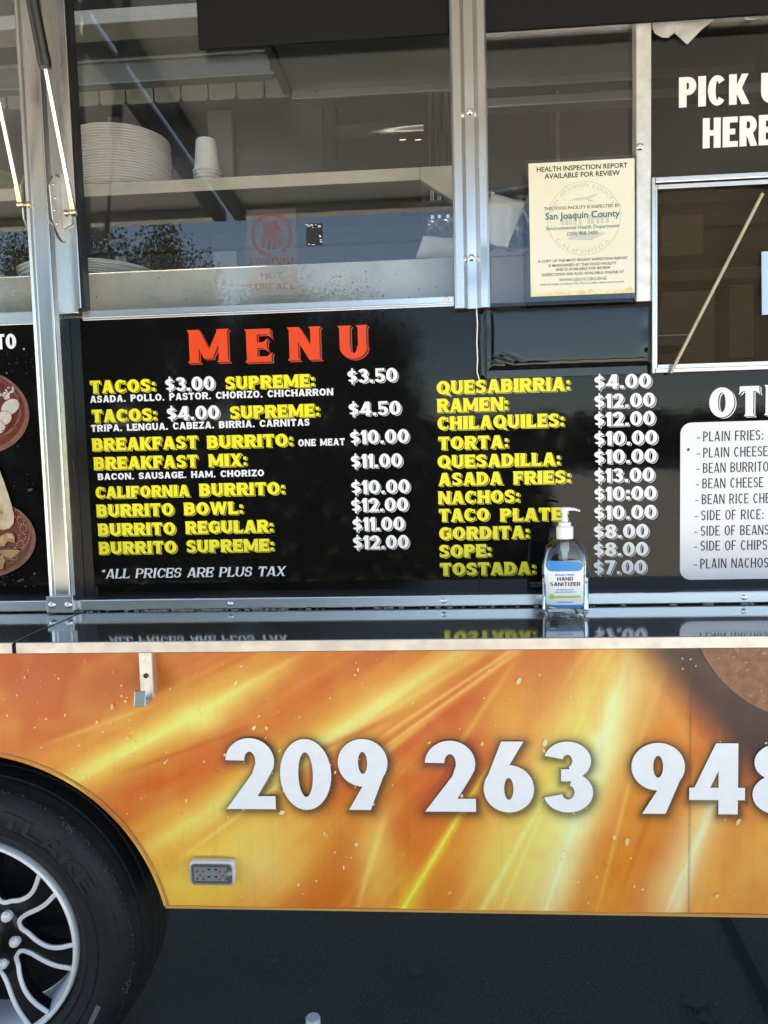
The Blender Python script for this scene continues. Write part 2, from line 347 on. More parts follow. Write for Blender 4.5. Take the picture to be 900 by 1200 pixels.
# ------------------------------------------------------------------ ground
def ground_mat():
    m = mat('asphalt', (.0105, .0138, .0195), .85, noise=.4, nscale=1.3, bump=.003, bscale=170); n = m.node_tree; b = n.nodes['Principled BSDF']
    src = b.inputs['Base Color'].links[0].from_socket; tc = n.nodes['Texture Coordinate']
    def layer(src, scale, lo, hi, col):
        t = n.nodes.new('ShaderNodeTexNoise'); t.inputs['Scale'].default_value = scale; t.inputs['Detail'].default_value = 3
        q = n.nodes.new('ShaderNodeMapRange'); q.inputs['From Min'].default_value = lo; q.inputs['From Max'].default_value = hi
        mx = n.nodes.new('ShaderNodeMix'); mx.data_type = 'RGBA'; mx.inputs[7].default_value = (*col, 1)
        n.links.new(tc.outputs['Object'], t.inputs[0]); n.links.new(t.outputs[0], q.inputs[0]); n.links.new(q.outputs[0], mx.inputs[0]); n.links.new(src, mx.inputs[6]); return mx.outputs[2]
    s = layer(src, 190, .54, .70, (.075, .078, .08)); s = layer(s, 2.2, .50, .8, (.034, .036, .039)); s = layer(s, 60, .63, .72, (.010, .0105, .012)); s = layer(s, 5.5, .66, .70, (.014, .014, .015))
    n.links.new(s, b.inputs['Base Color']); return m
g = MB(); g.add([(-600, -600, 0), (600, -600, 0), (600, 600, 0), (-600, 600, 0)], [(0, 1, 2, 3)])
tag(g.build('ground', ground_mat()), kind='structure')
lotm = mat('pale_concrete', (.54, .525, .50), .85, noise=.2, nscale=.6, bump=.001, bscale=90)
g = MB(); g.add([(-60, -45, .004), (60, -45, .004), (60, -1.9, .004), (-60, -1.9, .004)], [(0, 1, 2, 3)])
tag(g.build('concrete_pavement', lotm), kind='structure')
# joint in the slab under the truck, with its two oil spots
a, b_ = PZ(848, 1074, 0), PZ(905, 1185, 0)
d = (b_-a)/np.linalg.norm(b_-a); nrm = np.array([-d[1], d[0], 0])*.016; a2 = a-d*.6; b2 = b_+d*1.6
g = MB(); g.add([(*(a2+nrm)[:2], .004), (*(b2+nrm)[:2], .004), (*(b2-nrm)[:2], .004), (*(a2-nrm)[:2], .004)], [(0, 1, 2, 3)] if np.cross((b2-a2)[:2], (-nrm)[:2]) > 0 else [(3, 2, 1, 0)])
tag(g.build('pavement_joint', mat('joint_tar', (.012, .012, .013), .9, noise=.4, nscale=40)), kind='structure')
def spot(px, py, r):
    c = PZ(px, py, 0); k = 22; ph = [rng.uniform(.75, 1.2) for _ in range(k)]
    return [(c[0]+r*ph[i]*cos(2*pi*i/k), c[1]+.8*r*ph[i]*sin(2*pi*i/k), .003) for i in range(k)]
g = MB()
for px, py, r in ((488, 1139, .022), (814, 1174, .035), (828, 1194, .026), (322, 1126, .012)): g.add(spot(px, py, r), [list(range(22))])
tag(g.build('oil_stains', mat('oil', (.018, .018, .019), .6)), kind='structure')

mb = MB()
for _ in range(420):
    x, y = rng.uniform(-1.2, 1.6), rng.uniform(-.3, 1.2); s_ = rng.choice([.0012, .002, .0035], p=[.6, .3, .1]); mb.ball((x, y, .003+s_*.4), s_, 5, (rng.uniform(.8, 1.5), 1, .7))
tag(mb.build('grit', mat('grit_stone', (.16, .155, .145), .9, noise=.7, nscale=60)), 'loose pale grit scattered on the asphalt under the truck', 'grit', kind='stuff')

# ------------------------------------------------------------------ the truck
truck = empty('food_truck', (0, 0, 0), 'orange flame wrapped food truck with black menu boards, steel counter and raised hatches', 'food truck')
CZ = 1.1815; PB = .506; CX, CZW, RA = -1.068, .402, .4536          # counter height, skirt bottom, wheel arch
ROOF = 3.05
def part(mb, name, m, parent=truck, **k): return mb.build(name, m, parent, **k)

# --- the printed flame skirt
def ss(a, b, x): t = np.clip((x-a)/(b-a), 0, 1); return t*t*(3-2*t)
def fnoise(x, y, seed):
    r = np.random.default_rng(seed); t = r.random((64, 64))
    xi, yi = np.floor(x).astype(int), np.floor(y).astype(int); fx, fy = x-xi, y-yi; fx = fx*fx*(3-2*fx); fy = fy*fy*(3-2*fy)
    g_ = lambda i, j: t[i % 64, j % 64]
    return (g_(xi, yi)*(1-fx)+g_(xi+1, yi)*fx)*(1-fy)+(g_(xi, yi+1)*(1-fx)+g_(xi+1, yi+1)*fx)*fy
def paint(u, v):
    L_ = lambda *c: np.array(lin(c))
    col = np.zeros(u.shape+(3,)); col[:] = L_(214, 118, 40)
    def mix(c, a): 
        nonlocal col
        a = np.clip(a, 0, 1)[..., None]; col = col*(1-a)+L_(*c)*a
    ang = np.degrees(np.arctan2(v-470, 880-u)); rad = np.hypot(v-470, 880-u)
    fib = .55*fnoise(ang*.35+20, rad*.004, 1)+.3*fnoise(ang*.9, rad*.006, 2)+.15*fnoise(ang*2.2, rad*.01, 3)
    fine = .6*fnoise(u*.02, v*.02, 4)+.4*fnoise(u*.06, v*.06, 5)
    def seg(x0, y0, x1, y1, w0, w1, c, a, f0=.15, f1=.15, hard=0):
        dx, dy = x1-x0, y1-y0; l2 = dx*dx+dy*dy; t = ((u-x0)*dx+(v-y0)*dy)/l2; d_ = np.abs((u-x0)*dy-(v-y0)*dx)/math.sqrt(l2)
        w_ = w0+(w1-w0)*np.clip(t, 0, 1); e = np.exp(-(d_/w_)**2) if not hard else 1-ss(.75, 1.15, d_/w_)
        mix(c, a*e*ss(-f0, f0, t)*(1-ss(1-f1, 1+f1, t)))
    def blob(x, y, rx, ry, c, a): mix(c, a*np.exp(-((u-x)/rx)**2-((v-y)/ry)**2))
    mix((198, 92, 30), ss(.45, .75, fib)*.8); mix((233, 165, 66), ss(.50, .22, fib)*.75)
    # left part
    blob(60, 800, 150, 45, (186, 92, 38), .75); blob(20, 850, 80, 50, (205, 110, 48), .6); blob(60, 890, 90, 22, (226, 150, 66), .6)
    blob(300, 885, 120, 20, (205, 95, 30), .5)
    seg(70, 925, 330, 785, 24, 26, (236, 190, 84), .85, .25, .3); seg(85, 912, 300, 800, 9, 10, (248, 222, 120), .9, .2, .3); blob(232, 842, 26, 14, (250, 232, 140), .8)
    seg(120, 975, 430, 815, 15, 24, (200, 84, 26), .8, .2, .25); seg(150, 930, 400, 850, 7, 12, (206, 92, 28), .6, .2, .3)
    seg(150, 1010, 500, 790, 26, 34, (238, 188, 84), .85, .2, .2); seg(190, 985, 560, 755, 8, 12, (246, 220, 126), .8, .25, .1); seg(250, 960, 480, 800, 4, 6, (250, 232, 150), .55, .25, .2)
    seg(190, 1045, 330, 950, 34, 30, (240, 205, 90), .8, .3, .3)
    seg(350, 950, 620, 780, 16, 24, (206, 88, 26), .8, .15, .1); seg(420, 905, 600, 768, 5, 3, (244, 190, 92), .75, .2, .05)
    seg(470, 1010, 640, 770, 40, 36, (200, 82, 26), .75, .2, .1); blob(540, 830, 55, 60, (196, 82, 26), .55)
    blob(395, 1000, 40, 60, (214, 118, 44), .7); blob(335, 985, 50, 50, (236, 186, 88), .7); blob(300, 1020, 34, 36, (245, 215, 140), .55); blob(232, 1040, 60, 24, (240, 196, 88), .7)
    blob(440, 1000, 26, 60, (240, 204, 110), .65); blob(515, 1010, 30, 70, (220, 134, 50), .8); blob(480, 1050, 18, 40, (238, 190, 80), .5)
    blob(600, 830, 36, 60, (226, 158, 60), .85); blob(640, 800, 26, 50, (214, 140, 56), .7); blob(575, 980, 40, 60, (234, 176, 76), .7)
    # pale band and its neighbours
    seg(745, 770, 610, 1070, 52, 62, (246, 226, 140), .92, .22, .3); seg(700, 800, 560, 1080, 16, 26, (240, 204, 100), .7, .2, .3); seg(735, 800, 640, 1075, 14, 18, (252, 242, 186), .75, .2, .3)
    seg(640, 930, 560, 1075, 3, 4, (252, 236, 160), .5, .2, .2)
    seg(800, 830, 700, 1080, 34, 48, (224, 142, 52), .95, .2, .3); seg(745, 1075, 800, 900, 9, 14, (214, 124, 44), .6)
    seg(850, 900, 775, 1080, 20, 30, (240, 208, 146), .85, .2, .3); seg(838, 930, 790, 1075, 6, 9, (250, 232, 190), .6)
    blob(880, 1020, 50, 90, (226, 164, 88), .9); blob(845, 1050, 30, 40, (228, 156, 74), .5)
    for x0, y0, x1, y1, w_, c_, a_ in ((110, 905, 330, 780, 2.0, (252, 226, 140), .6), (240, 985, 520, 775, 2.5, (252, 228, 150), .6), (300, 930, 560, 770, 2.2, (246, 205, 110), .5), (430, 890, 610, 762, 1.6, (250, 205, 120), .6),
            (520, 900, 600, 780, 2.5, (240, 180, 80), .5), (640, 1065, 730, 790, 2.5, (255, 244, 196), .6), (585, 1070, 700, 800, 2.2, (250, 226, 130), .5), (700, 1065, 760, 830, 2, (244, 190, 100), .5), (780, 1070, 838, 940, 2.5, (252, 236, 200), .5),
            (160, 900, 300, 850, 2.5, (190, 74, 22), .5), (330, 900, 460, 840, 3, (188, 72, 22), .55), (480, 960, 560, 860, 4, (186, 70, 22), .5), (730, 1040, 790, 880, 3, (200, 104, 34), .5), (420, 1060, 450, 960, 3, (250, 220, 130), .45), (170, 830, 60, 870, 2, (244, 196, 100), .4)):
        seg(x0, y0, x1, y1, w_, w_*1.6, c_, a_, .25, .3)
    # sharp bright spark trail
    seg(466, 1075, 570, 905, 8, 3, (255, 196, 52), .95, .05, .35); seg(468, 1072, 556, 925, 2.5, 1.5, (255, 226, 110), .8, .05, .35)
    seg(450, 862, 606, 758, 2.2, 2.2, (250, 190, 110), .75, .1, .02)
    # charcoal corner behind the bun
    dk = (u-742)*.78-(v-768)*.66
    mix((50, 47, 43), ss(-14, 40, dk+8*(fine-.5))*(1-ss(955, 1020, v))*.97); 
    mix((238, 196, 96), (fine-.5)*.5*(dk < 0)); mix((190, 96, 34), (.5-fine)*.45*(dk < 0))
    lum = col.mean(-1, keepdims=True); col = np.clip(.30*(col/.30)**np.array([1.0, 1.14, 1.12])*np.array([1.15, 1.04, 1.0]), .004, .93)
    seam = np.exp(-((u-(809+(v-770)*-.005))/1.3)**2); mix((70, 55, 40), seam*.45)
    return col
xs = np.concatenate([np.arange(-2.9, -1.32, .03), np.arange(-1.3, .78, .0032), np.arange(.80, 3.3, .03)]); zs = np.arange(PB, CZ-.008, .0034)
gx, gz = np.meshgrid(xs, zs, indexing='ij')
rr = np.hypot(gx-CX, gz-CZW); cell = .0046
snap = (rr < RA) & (rr > RA-cell); k = np.where(snap, RA/np.maximum(rr, 1e-6), 1.); px_, pz_ = CX+(gx-CX)*k, CZW+(gz-CZW)*k; keep = (rr > RA-cell)
nx, nz_ = gx.shape; idx = np.arange(nx*nz_).reshape(nx, nz_)
q = keep[:-1, :-1] & keep[1:, :-1] & keep[1:, 1:] & keep[:-1, 1:]
faces = np.stack([idx[:-1, :-1][q], idx[1:, :-1][q], idx[1:, 1:][q], idx[:-1, 1:][q]], 1)
NUM = (('2', 266.6, 323.3, 948), ('0', 329.7, 389.5, 949), ('9', 397.5, 455.5, 949), ('2', 499.2, 557.9, 951), ('6', 567.2, 626.2, 952), ('3', 636.8, 695.3, 952), ('9', 740, 802.5, 953.5), ('4', 807.5, 872.8, 954), ('8', 881.5, 944, 954.5))
shade = np.zeros(px_.shape)
for ch_, a, b_, base in NUM:                  # soft drop shadow of the phone number, part of the printed design
    p, q2_ = P(a, base, -.005), P(b_, base, -.005); vs, fs, wd = glyph(ch_, 'heavy', 0.); kx_ = (q2_[0]-p[0])/wd; cap_ = Z(a, base-83, -.005)-p[2]
    smp = []
    for f_ in fs:
        v3 = [np.array((p[0]+vs[i][0]*kx_+.003, p[2]+vs[i][1]*cap_-.005)) for i in f_]
        for i in range(3):
            m_ = max(2, int(np.linalg.norm(v3[i]-v3[i-1])/.004))
            smp += [v3[i-1]+(v3[i]-v3[i-1])*t_ for t_ in np.linspace(0, 1, m_)]
    smp = np.array(smp); x0_, z0_ = smp.min(0)-.05; x1_, z1_ = smp.max(0)+.05
    sel = np.argwhere((px_ > x0_) & (px_ < x1_) & (pz_ > z0_) & (pz_ < z1_)); pts_ = np.stack([px_[sel[:, 0], sel[:, 1]], pz_[sel[:, 0], sel[:, 1]]], 1)
    dm = np.concatenate([np.sqrt(((c_[:, None, :]-smp[None])**2).sum(2)).min(1) for c_ in np.array_split(pts_, max(1, len(pts_)//1500))])
    sv = .80*np.exp(-(np.maximum(0, dm-.001)/.0125)**1.5); shade[sel[:, 0], sel[:, 1]] = np.maximum(shade[sel[:, 0], sel[:, 1]], sv)
cp = np.stack([px_-CAM[0], np.zeros_like(px_)-CAM[1], pz_-CAM[2]], -1) @ RM.T
U, Vv = cp[..., 0]/cp[..., 2]*F+450, cp[..., 1]/cp[..., 2]*F+600
colr = paint(np.clip(U, -400, 1300), Vv); colr = (colr*(1-shade[..., None])+np.array([.05, .028, .014])*shade[..., None]).reshape(-1, 3)
me = bpy.data.meshes.new('side_skirt')
# dents keep the sheet metal from being perfectly flat
wob = (.0022*np.sin(px_*5.1+1)*np.sin(pz_*7+px_*2)+.0010*np.sin(px_*17+pz_*9)).ravel()
me.from_pydata(np.stack([px_.ravel(), wob, pz_.ravel()], 1).tolist(), [], faces.tolist())
at = me.color_attributes.new('print', 'FLOAT_COLOR', 'POINT'); at.data.foreach_set('color', np.c_[colr, np.ones(len(colr))].astype(np.float32).ravel())
me.polygons.foreach_set('use_smooth', [True]*len(me.polygons))
bm = bmesh.new(); bm.from_mesh(me); bmesh.ops.delete(bm, geom=[v for v in bm.verts if not v.link_faces], context='VERTS'); bm.to_mesh(me); bm.free()
m = mat('flame_print', (1, .5, .1), .34, 0, rvar=.10, nscale=6, bump=.00025, bscale=30); n = m.node_tree; b = n.nodes['Principled BSDF']
va = n.nodes.new('ShaderNodeVertexColor'); va.layer_name = 'print'
tc = n.nodes['Texture Coordinate']; mp = n.nodes.new('ShaderNodeMapping'); mp.inputs['Scale'].default_value = (70, 1, 2.2)
t = n.nodes.new('ShaderNodeTexNoise'); t.inputs['Scale'].default_value = 1.; t.inputs['Detail'].default_value = 4
q_ = n.nodes.new('ShaderNodeMapRange'); q_.inputs['From Min'].default_value = .55; q_.inputs['From Max'].default_value = .85; q_.inputs['To Max'].default_value = .12
mx = n.nodes.new('ShaderNodeMix'); mx.data_type = 'RGBA'; mx.inputs[7].default_value = (.16, .09, .045, 1)
n.links.new(tc.outputs['Object'], mp.inputs[0]); n.links.new(mp.outputs[0], t.inputs[0]); n.links.new(t.outputs[0], q_.inputs[0]); n.links.new(q_.outputs[0], mx.inputs[0]); n.links.new(va.outputs[0], mx.inputs[6])
t2 = n.nodes.new('ShaderNodeTexNoise'); t2.inputs['Scale'].default_value = 160; t2.inputs['Detail'].default_value = 2
q2 = n.nodes.new('ShaderNodeMapRange'); q2.inputs['From Min'].default_value = .70; q2.inputs['From Max'].default_value = .78; q2.inputs['To Max'].default_value = .5
mx2 = n.nodes.new('ShaderNodeMix'); mx2.data_type = 'RGBA'; mx2.inputs[7].default_value = (.10, .06, .04, 1)
n.links.new(tc.outputs['Object'], t2.inputs[0]); n.links.new(t2.outputs[0], q2.inputs[0]); n.links.new(q2.outputs[0], mx2.inputs[0]); n.links.new(mx.outputs[2], mx2.inputs[6]); n.links.new(mx2.outputs[2], b.inputs['Base Color'])
me.materials.append(m)
skirt = bpy.data.objects.new('side_skirt', me); COL.objects.link(skirt); skirt.parent = truck
so_ = skirt.modifiers.new('thickness', 'SOLIDIFY'); so_.thickness = .012; so_.offset = 1 if False else -1

# printed sparks
sp = MB(); cols = [mat('spark_print', (.86, .62, .24), .35), mat('pale_spark_print', (.90, .78, .46), .35)]
for i in range(380):
    u, v = rng.uniform(0, 900), 770+290*rng.random()**1.15
    if u > 700 and v < 930 and rng.random() < .8: continue
    if i > 260 and u > 430: continue
    x, z = X(u, v), Z(u, v)
    if math.hypot(x-CX, z-CZW) < RA+.03: continue
    r = rng.choice([.0009, .0014, .0021, .0032, .0046], p=[.36, .32, .2, .09, .03]); el = rng.uniform(1, 2.2); an = radians(rng.uniform(20, 110)); kk = 8
    pts = []
    for j in range(kk):
        a = 2*pi*j/kk; qx, qz = r*el*cos(a)*rng.uniform(.75, 1.2), r*sin(a)*rng.uniform(.75, 1.2); pts.append((x+qx*cos(an)-qz*sin(an), z+qx*sin(an)+qz*cos(an)))
    sp.mi = int(rng.random() < .4); sp.flat(pts, -.0036)
part(sp, 'spark_print', cols, skirt)
# printed bun
bn = MB(); c0 = (X(960, 700), Z(960, 700)); rb = X(960, 700)-X(808, 700)
bn.flat([(c0[0]+rb*cos(a)*1.0, c0[1]+rb*sin(a)) for a in np.linspace(pi+.3, 2*pi-.1, 70)]+[(c0[0]+rb, 1.12), (c0[0]-rb*.93, 1.12)], -.0037)
bm_ = mat('toasted_bun_print', (.36, .165, .085), .34, col2=(.22, .085, .040), nscale=60); part(bn, 'bun_print', bm_, skirt)
sd = MB()
for i in range(70):
    a, r = rng.uniform(pi+.3, 1.6*pi), rb*math.sqrt(rng.uniform(.1, .95)); x, z = c0[0]+r*cos(a), c0[1]+r*sin(a); s_ = rng.choice([.002, .003, .005, .011], p=[.55, .33, .12, .0])
    if z < 1.11: sd.flat([(x+s_*cos(t_), z+s_*.75*sin(t_)) for t_ in np.linspace(0, 2*pi, 15)[:-1]], -.0039)
part(sd, 'crumb_print', mat('pale_crumb_print', (.42, .24, .15), .35), skirt)
# phone number
def phone(mb, y):
    for t_, a, b_, base in NUM:
        p, r_ = P(a, base, y), P(b_, base, y); cap_ = Z(a, base-83, y)-p[2]
        vs, fs, wd = glyph(t_, 'heavy', 0.); k = (r_[0]-p[0])/wd
        mb.add([(p[0]+vx*k, y, p[2]+vy*cap_) for vx, vy in vs], fs)
mb = MB(); phone(mb, -.0052); part(mb, 'phone_number_lettering', mat('bright_white_vinyl', (.93, .93, .92), .35, noise=.05, nscale=30), skirt)

# thin lip of the wheel arch
def strip(pts, y0, y1, wd):
    mb = MB(); n_ = len(pts); vs = []
    for i, (x, z) in enumerate(pts):
        a = pts[max(0, i-1)]; b_ = pts[min(n_-1, i+1)]; dx, dz = b_[0]-a[0], b_[1]-a[1]; l = math.hypot(dx, dz); ox, oz = -dz/l*wd/2, dx/l*wd/2
        vs += [(x+ox, y0, z+oz), (x-ox, y0, z-oz), (x-ox, y1, z-oz), (x+ox, y1, z+oz)]
    fs = [(i*4+j, (i+1)*4+j, (i+1)*4+(j+1) % 4, i*4+(j+1) % 4) for i in range(n_-1) for j in range(4)]+[(0, 1, 2, 3), (4*n_-1, 4*n_-2, 4*n_-3, 4*n_-4)]
    return mb.add(vs, fs)
a_end = math.asin((PB-CZW)/RA)
strip([(CX+(RA+.010)*cos(a), CZW+(RA+.010)*sin(a)) for a in np.linspace(a_end, pi-a_end, 90)], -.0038, .02, .005).build('arch_lip', mat('arch_lip_print', (.62, .33, .09), .4, col2=(.34, .17, .06), nscale=24), truck, bevel=.002)
strip([(-2.9, PB), (CX-RA*cos(a_end), PB)], -.003, .03, .006).build('skirt_edge', mat('skirt_edge_print', (.62, .32, .08), .4), truck)
strip([(CX+RA*cos(a_end)+.004, PB), (3.3, PB)], -.003, .03, .006).build('skirt_edge', bpy.data.materials['skirt_edge_print'], truck)

# --- shell of the body
mb = MB(); mb.box(-2.9, -2.86, .02, 2.2, PB, ROOF); part(mb, 'end_wall', M['panel_grey'])
mb = MB(); mb.box(3.26, 3.3, .02, 2.2, PB, ROOF); part(mb, 'end_wall', M['panel_grey'])
mb = MB(); mb.box(-2.86, 3.26, 2.16, 2.2, PB, ROOF); part(mb, 'far_wall', M['panel_grey'])
mb = MB(); mb.box(-2.86, CX-.5, .02, 2.16, PB+.05, PB+.11); mb.box(CX+.5, 3.26, .02, 2.16, PB+.05, PB+.11); mb.box(CX-.4995, CX+.4995, .45, 2.16, PB+.05, PB+.11); part(mb, 'floor', M['flat_black'])
mb = MB()
HOLES = lambda a, b, y0, y1: ((a, -2.7, y0, y1), (-1.75, 1.45, .51, y1), (-1.75, -1.6, y0, .51), (1.3, 1.45, y0, .51), (-1.6, 1.3, y0, .07), (2.9, b, y0, y1), (-2.7, -1.75, y0, .3), (1.45, 2.9, y0, .3), (-2.7, -1.75, 1.1, y1), (1.45, 2.9, 1.1, y1))  # openings added in the unseen roof to let daylight into the kitchen
for x0, x1, y0, y1 in HOLES(-2.9, 3.3, -.01, 2.2): mb.box(x0, x1, y0, y1, ROOF, ROOF+.05)
part(mb, 'roof', M['panel_grey'])
mb = MB(); mb.box(-2.9, 3.3, -.004, .03, 2.62, ROOF-.002); part(mb, 'upper_wall', M['alu_dull'])
mb = MB(); mb.box(-2.9, 3.3, .004, .03, CZ-.05, CZ+.06); part(mb, 'counter_rail_backing', M['rust'])
# wheel housing
mb = MB(); aa_ = np.linspace(.18, pi-.18, 50); pr_ = [(CX+(RA+.02)*cos(a), CZW+(RA+.02)*sin(a)) for a in aa_]; n_ = len(pr_)
mb.add([(x, y, z) for y in (.014, .44) for x, z in pr_], [(i, i+1, i+1+n_, i+n_) for i in range(n_-1)]); mb.add([(x, .44, z) for x, z in pr_], [list(range(n_))]); part(mb, 'wheel_housing', M['flat_black'])

# --- black boards
BT = lambda x: None
YB = -.004
zb0, zb1 = Z(300, 692, YB), Z(300, 371, YB)
xl, xm = X(70, 500, YB), X(557, 400, YB)
board = MB(); board.box(xl, xm, YB, .02, zb0-.03, Z(300, 365, 0)); board = part(board, 'menu_board', M['vinyl'], bevel=.0012)
xr0 = X(557, 440, YB)+.001; zt = Z(660, 441, YB)
b2 = MB(); b2.box(xr0, 3.2, YB, .02, zb0-.03, zt); board2 = part(b2, 'side_dish_board', M['vinyl'], bevel=.0012)
# bulging vinyl pad under the notice
def pad(x0, x1, z0, z1, name, depth, m_):
    nu, nv = 150, 80; mb = MB(); vs = []
    for i in range(nu+1):
        for j in range(nv+1):
            s, t_ = i/nu, j/nv; e = min(s*(x1-x0), (1-s)*(x1-x0), t_*(z1-z0), (1-t_)*(z1-z0)); h_ = depth*(1-math.exp(-(e/.006)**1.6))
            wr = .0006*sin(38*s+9*t_*t_)*math.exp(-e/.006)+.0012*math.exp(-((s-.10)**2+(t_-.14)**2)/.005)*sin(70*s+55*t_)+.0005*math.exp(-((s-.97)/.04)**2)*sin(14*t_+3)
            vs.append((x0+s*(x1-x0), YB-h_-wr+.004*(t_-.5)*0, z0+t_*(z1-z0)))
    mb.add(vs, [(i*(nv+1)+j, (i+1)*(nv+1)+j, (i+1)*(nv+1)+j+1, i*(nv+1)+j+1) for i in range(nu) for j in range(nv)])
    o = part(mb, name, m_, smooth=True); return o
pad(X(571, 430, YB), X(764, 430, YB), Z(660, 431, YB), Z(660, 356.5, YB), 'vinyl_pad', .006, M['vinyl_pad'])
pad(X(558.5, 400, YB), X(569.5, 400, YB), Z(560, 444, YB), Z(560, 364, YB), 'vinyl_pad', .006, M['vinyl_pad'])
mb = MB(); mb.box(xr0, X(764, 400, YB)+.003, YB+.006, .02, zt+.0005, Z(660, 352, 0)); part(mb, 'board_backing', M['vinyl_pad'])
tz = [(558.2, 362), (559.4, 380), (558.6, 402), (559.6, 421), (558.8, 436), (561.5, 445)]
strip([(X(u, v, YB), Z(u, v, YB)) for u, v in tz], YB-.0065, YB-.001, .0022).build('torn_seam', M['white'], truck)
# lettering: printed offset line, black gap, letter
YT = YB-.0005
menu = [('TACOS:', 106, 183.4, 461, 14.5, 'wood', 'y'), ('SUPREME:', 264.5, 370, 456.5, 14.5, 'wood', 'y'), ('TACOS:', 108, 185, 495, 14.5, 'wood', 'y'), ('SUPREME:', 270, 375.6, 491, 14.5, 'wood', 'y'),
 ('BREAKFAST', 108.5, 233, 528.5, 14.5, 'wood', 'y'), ('BURRITO:', 243, 344.5, 525.5, 14.5, 'wood', 'y'), ('BREAKFAST', 110.5, 233, 550.5, 14.5, 'wood', 'y'), ('MIX:', 245, 290.5, 547, 14.5, 'wood', 'y'),
 ('CALIFORNIA', 112.4, 223, 584, 13.5, 'wood', 'y'), ('BURRITO:', 234, 335, 581.5, 14.5, 'wood', 'y'), ('BURRITO', 113.7, 205, 605.8, 14.5, 'wood', 'y'), ('BOWL:', 216, 286, 603.5, 14.5, 'wood', 'y'),
 ('BURRITO', 115.5, 207, 628, 14.5, 'wood', 'y'), ('REGULAR:', 218, 321.4, 625.5, 14.5, 'wood', 'y'), ('BURRITO', 116.5, 208.5, 649.5, 14.5, 'wood', 'y'), ('SUPREME:', 219, 322.3, 647.5, 14.5, 'wood', 'y'),
 ('QUESABIRRIA:', 512, 669, 462.3, 15, 'wood', 'y'), ('RAMEN:', 512.7, 596.7, 483.2, 15, 'wood', 'y'), ('CHILAQUILES:', 513, 662, 504, 15, 'wood', 'y'), ('TORTA:', 514, 596.7, 527, 14.5, 'wood', 'y'),
 ('QUESADILLA:', 513, 657.7, 548.7, 14.5, 'wood', 'y'), ('ASADA', 514, 589.5, 569.3, 14.5, 'wood', 'y'), ('FRIES:', 602, 670, 567.5, 14.5, 'wood', 'y'), ('NACHOS:', 514, 610, 590.7, 14.5, 'wood', 'y'),
 ('TACO', 514.7, 574.5, 611.3, 14.5, 'wood', 'y'), ('PLATE:', 586.5, 666.5, 611, 14.5, 'wood', 'y'), ('GORDITA:', 515, 621.3, 632.7, 14.5, 'wood', 'y'), ('SOPE:', 515, 576.7, 653.3, 14.5, 'wood', 'y'), ('TOSTADA:', 516, 628.7, 674.5, 14.5, 'wood', 'y'),
 ('$3.00', 194, 253, 458.5, 15.5, 'price', 'w'), ('$3.50', 407.5, 467, 449, 15.5, 'price', 'w'), ('$4.00', 196, 258.5, 492.5, 15.5, 'price', 'w'), ('$4.50', 409, 471, 487.5, 15.5, 'price', 'w'),
 ('$10.00', 410.7, 480.5, 520.5, 15.5, 'price', 'w'), ('$11.00', 411.6, 472.7, 548.5, 15.5, 'price', 'w'), ('$10.00', 412, 481.5, 579, 15.5, 'price', 'w'), ('$12.00', 412, 479.5, 600, 15.5, 'price', 'w'), ('$11.00', 413.5, 475.4, 622.3, 15.5, 'price', 'w'), ('$12.00', 414, 480.4, 643.6, 15.5, 'price', 'w'),
 ('$4.00', 696.7, 764.3, 456, 15.5, 'price', 'w'), ('$12.00', 696.7, 768.7, 478.5, 15.5, 'price', 'w'), ('$12.00', 696.7, 768.7, 499.8, 15.5, 'price', 'w'), ('$10.00', 696.7, 771.5, 522.2, 15.5, 'price', 'w'), ('$10.00', 696.7, 770.7, 543.6, 15.5, 'price', 'w'), ('$13.00', 696.7, 768, 565.6, 15.5, 'price', 'w'),
 ('$10:00', 696.7, 770.5, 587, 15.5, 'price', 'w'), ('$10.00', 696.5, 770.5, 609, 15.5, 'price', 'w'), ('$8.00', 696, 761, 631, 15.5, 'price', 'w'), ('$8.00', 696, 760.5, 652, 15.5, 'price', 'w'), ('$7.00', 696, 758.7, 673, 15.5, 'price', 'w')]
sh, gap_, top = {'y': MB(), 'w': MB()}, MB(), {'y': MB(), 'w': MB()}
for t_, a, b_, base, cap, sty, c in menu:
    for mb, y, dx, dz, g_ in ((sh[c], YT, .0030, -.0024, .0), (gap_, YT-.0002, .0016, -.0013, .015), (top[c], YT-.0004, 0, 0, .010)): putpx(mb, t_, sty, a, b_-1.2, base, cap, y, dx=dx, dz=dz, g=g_)
for t_, a, b_, base, cap in (('ASADA. POLLO. PASTOR. CHORIZO. CHICHARRON', 106, 390.7, 472, 7.8), ('TRIPA. LENGUA. CABEZA. BIRRIA. CARNITAS', 107, 363, 506, 7.8), ('ONE MEAT', 349.7, 404, 523, 7.8), ('BACON. SAUSAGE. HAM. CHORIZO', 115, 309.6, 562.5, 7.4)):
    mb = top['w'] if False else sh['w']; putpx(mb, t_, 'small', a, b_, base, cap, YT-.0004, g=.018)
part(sh['y'], 'lining_lettering', M['yellow'], board); part(top['y'], 'item_lettering', M['yellow'], board); part(gap_, 'gap_lettering', M['ink'], board)
part(top['w'], 'price_lettering', M['white'], board); part(sh['w'], 'filling_lettering', M['white'], board)
mb = MB(); putpx(mb, '*ALL PRICES ARE PLUS TAX', 'serif', 118, 334.5, 678, 11.2, YT, g=.01); part(mb, 'tax_note_lettering', M['white'], board)
s1, s2, s3 = MB(), MB(), MB()
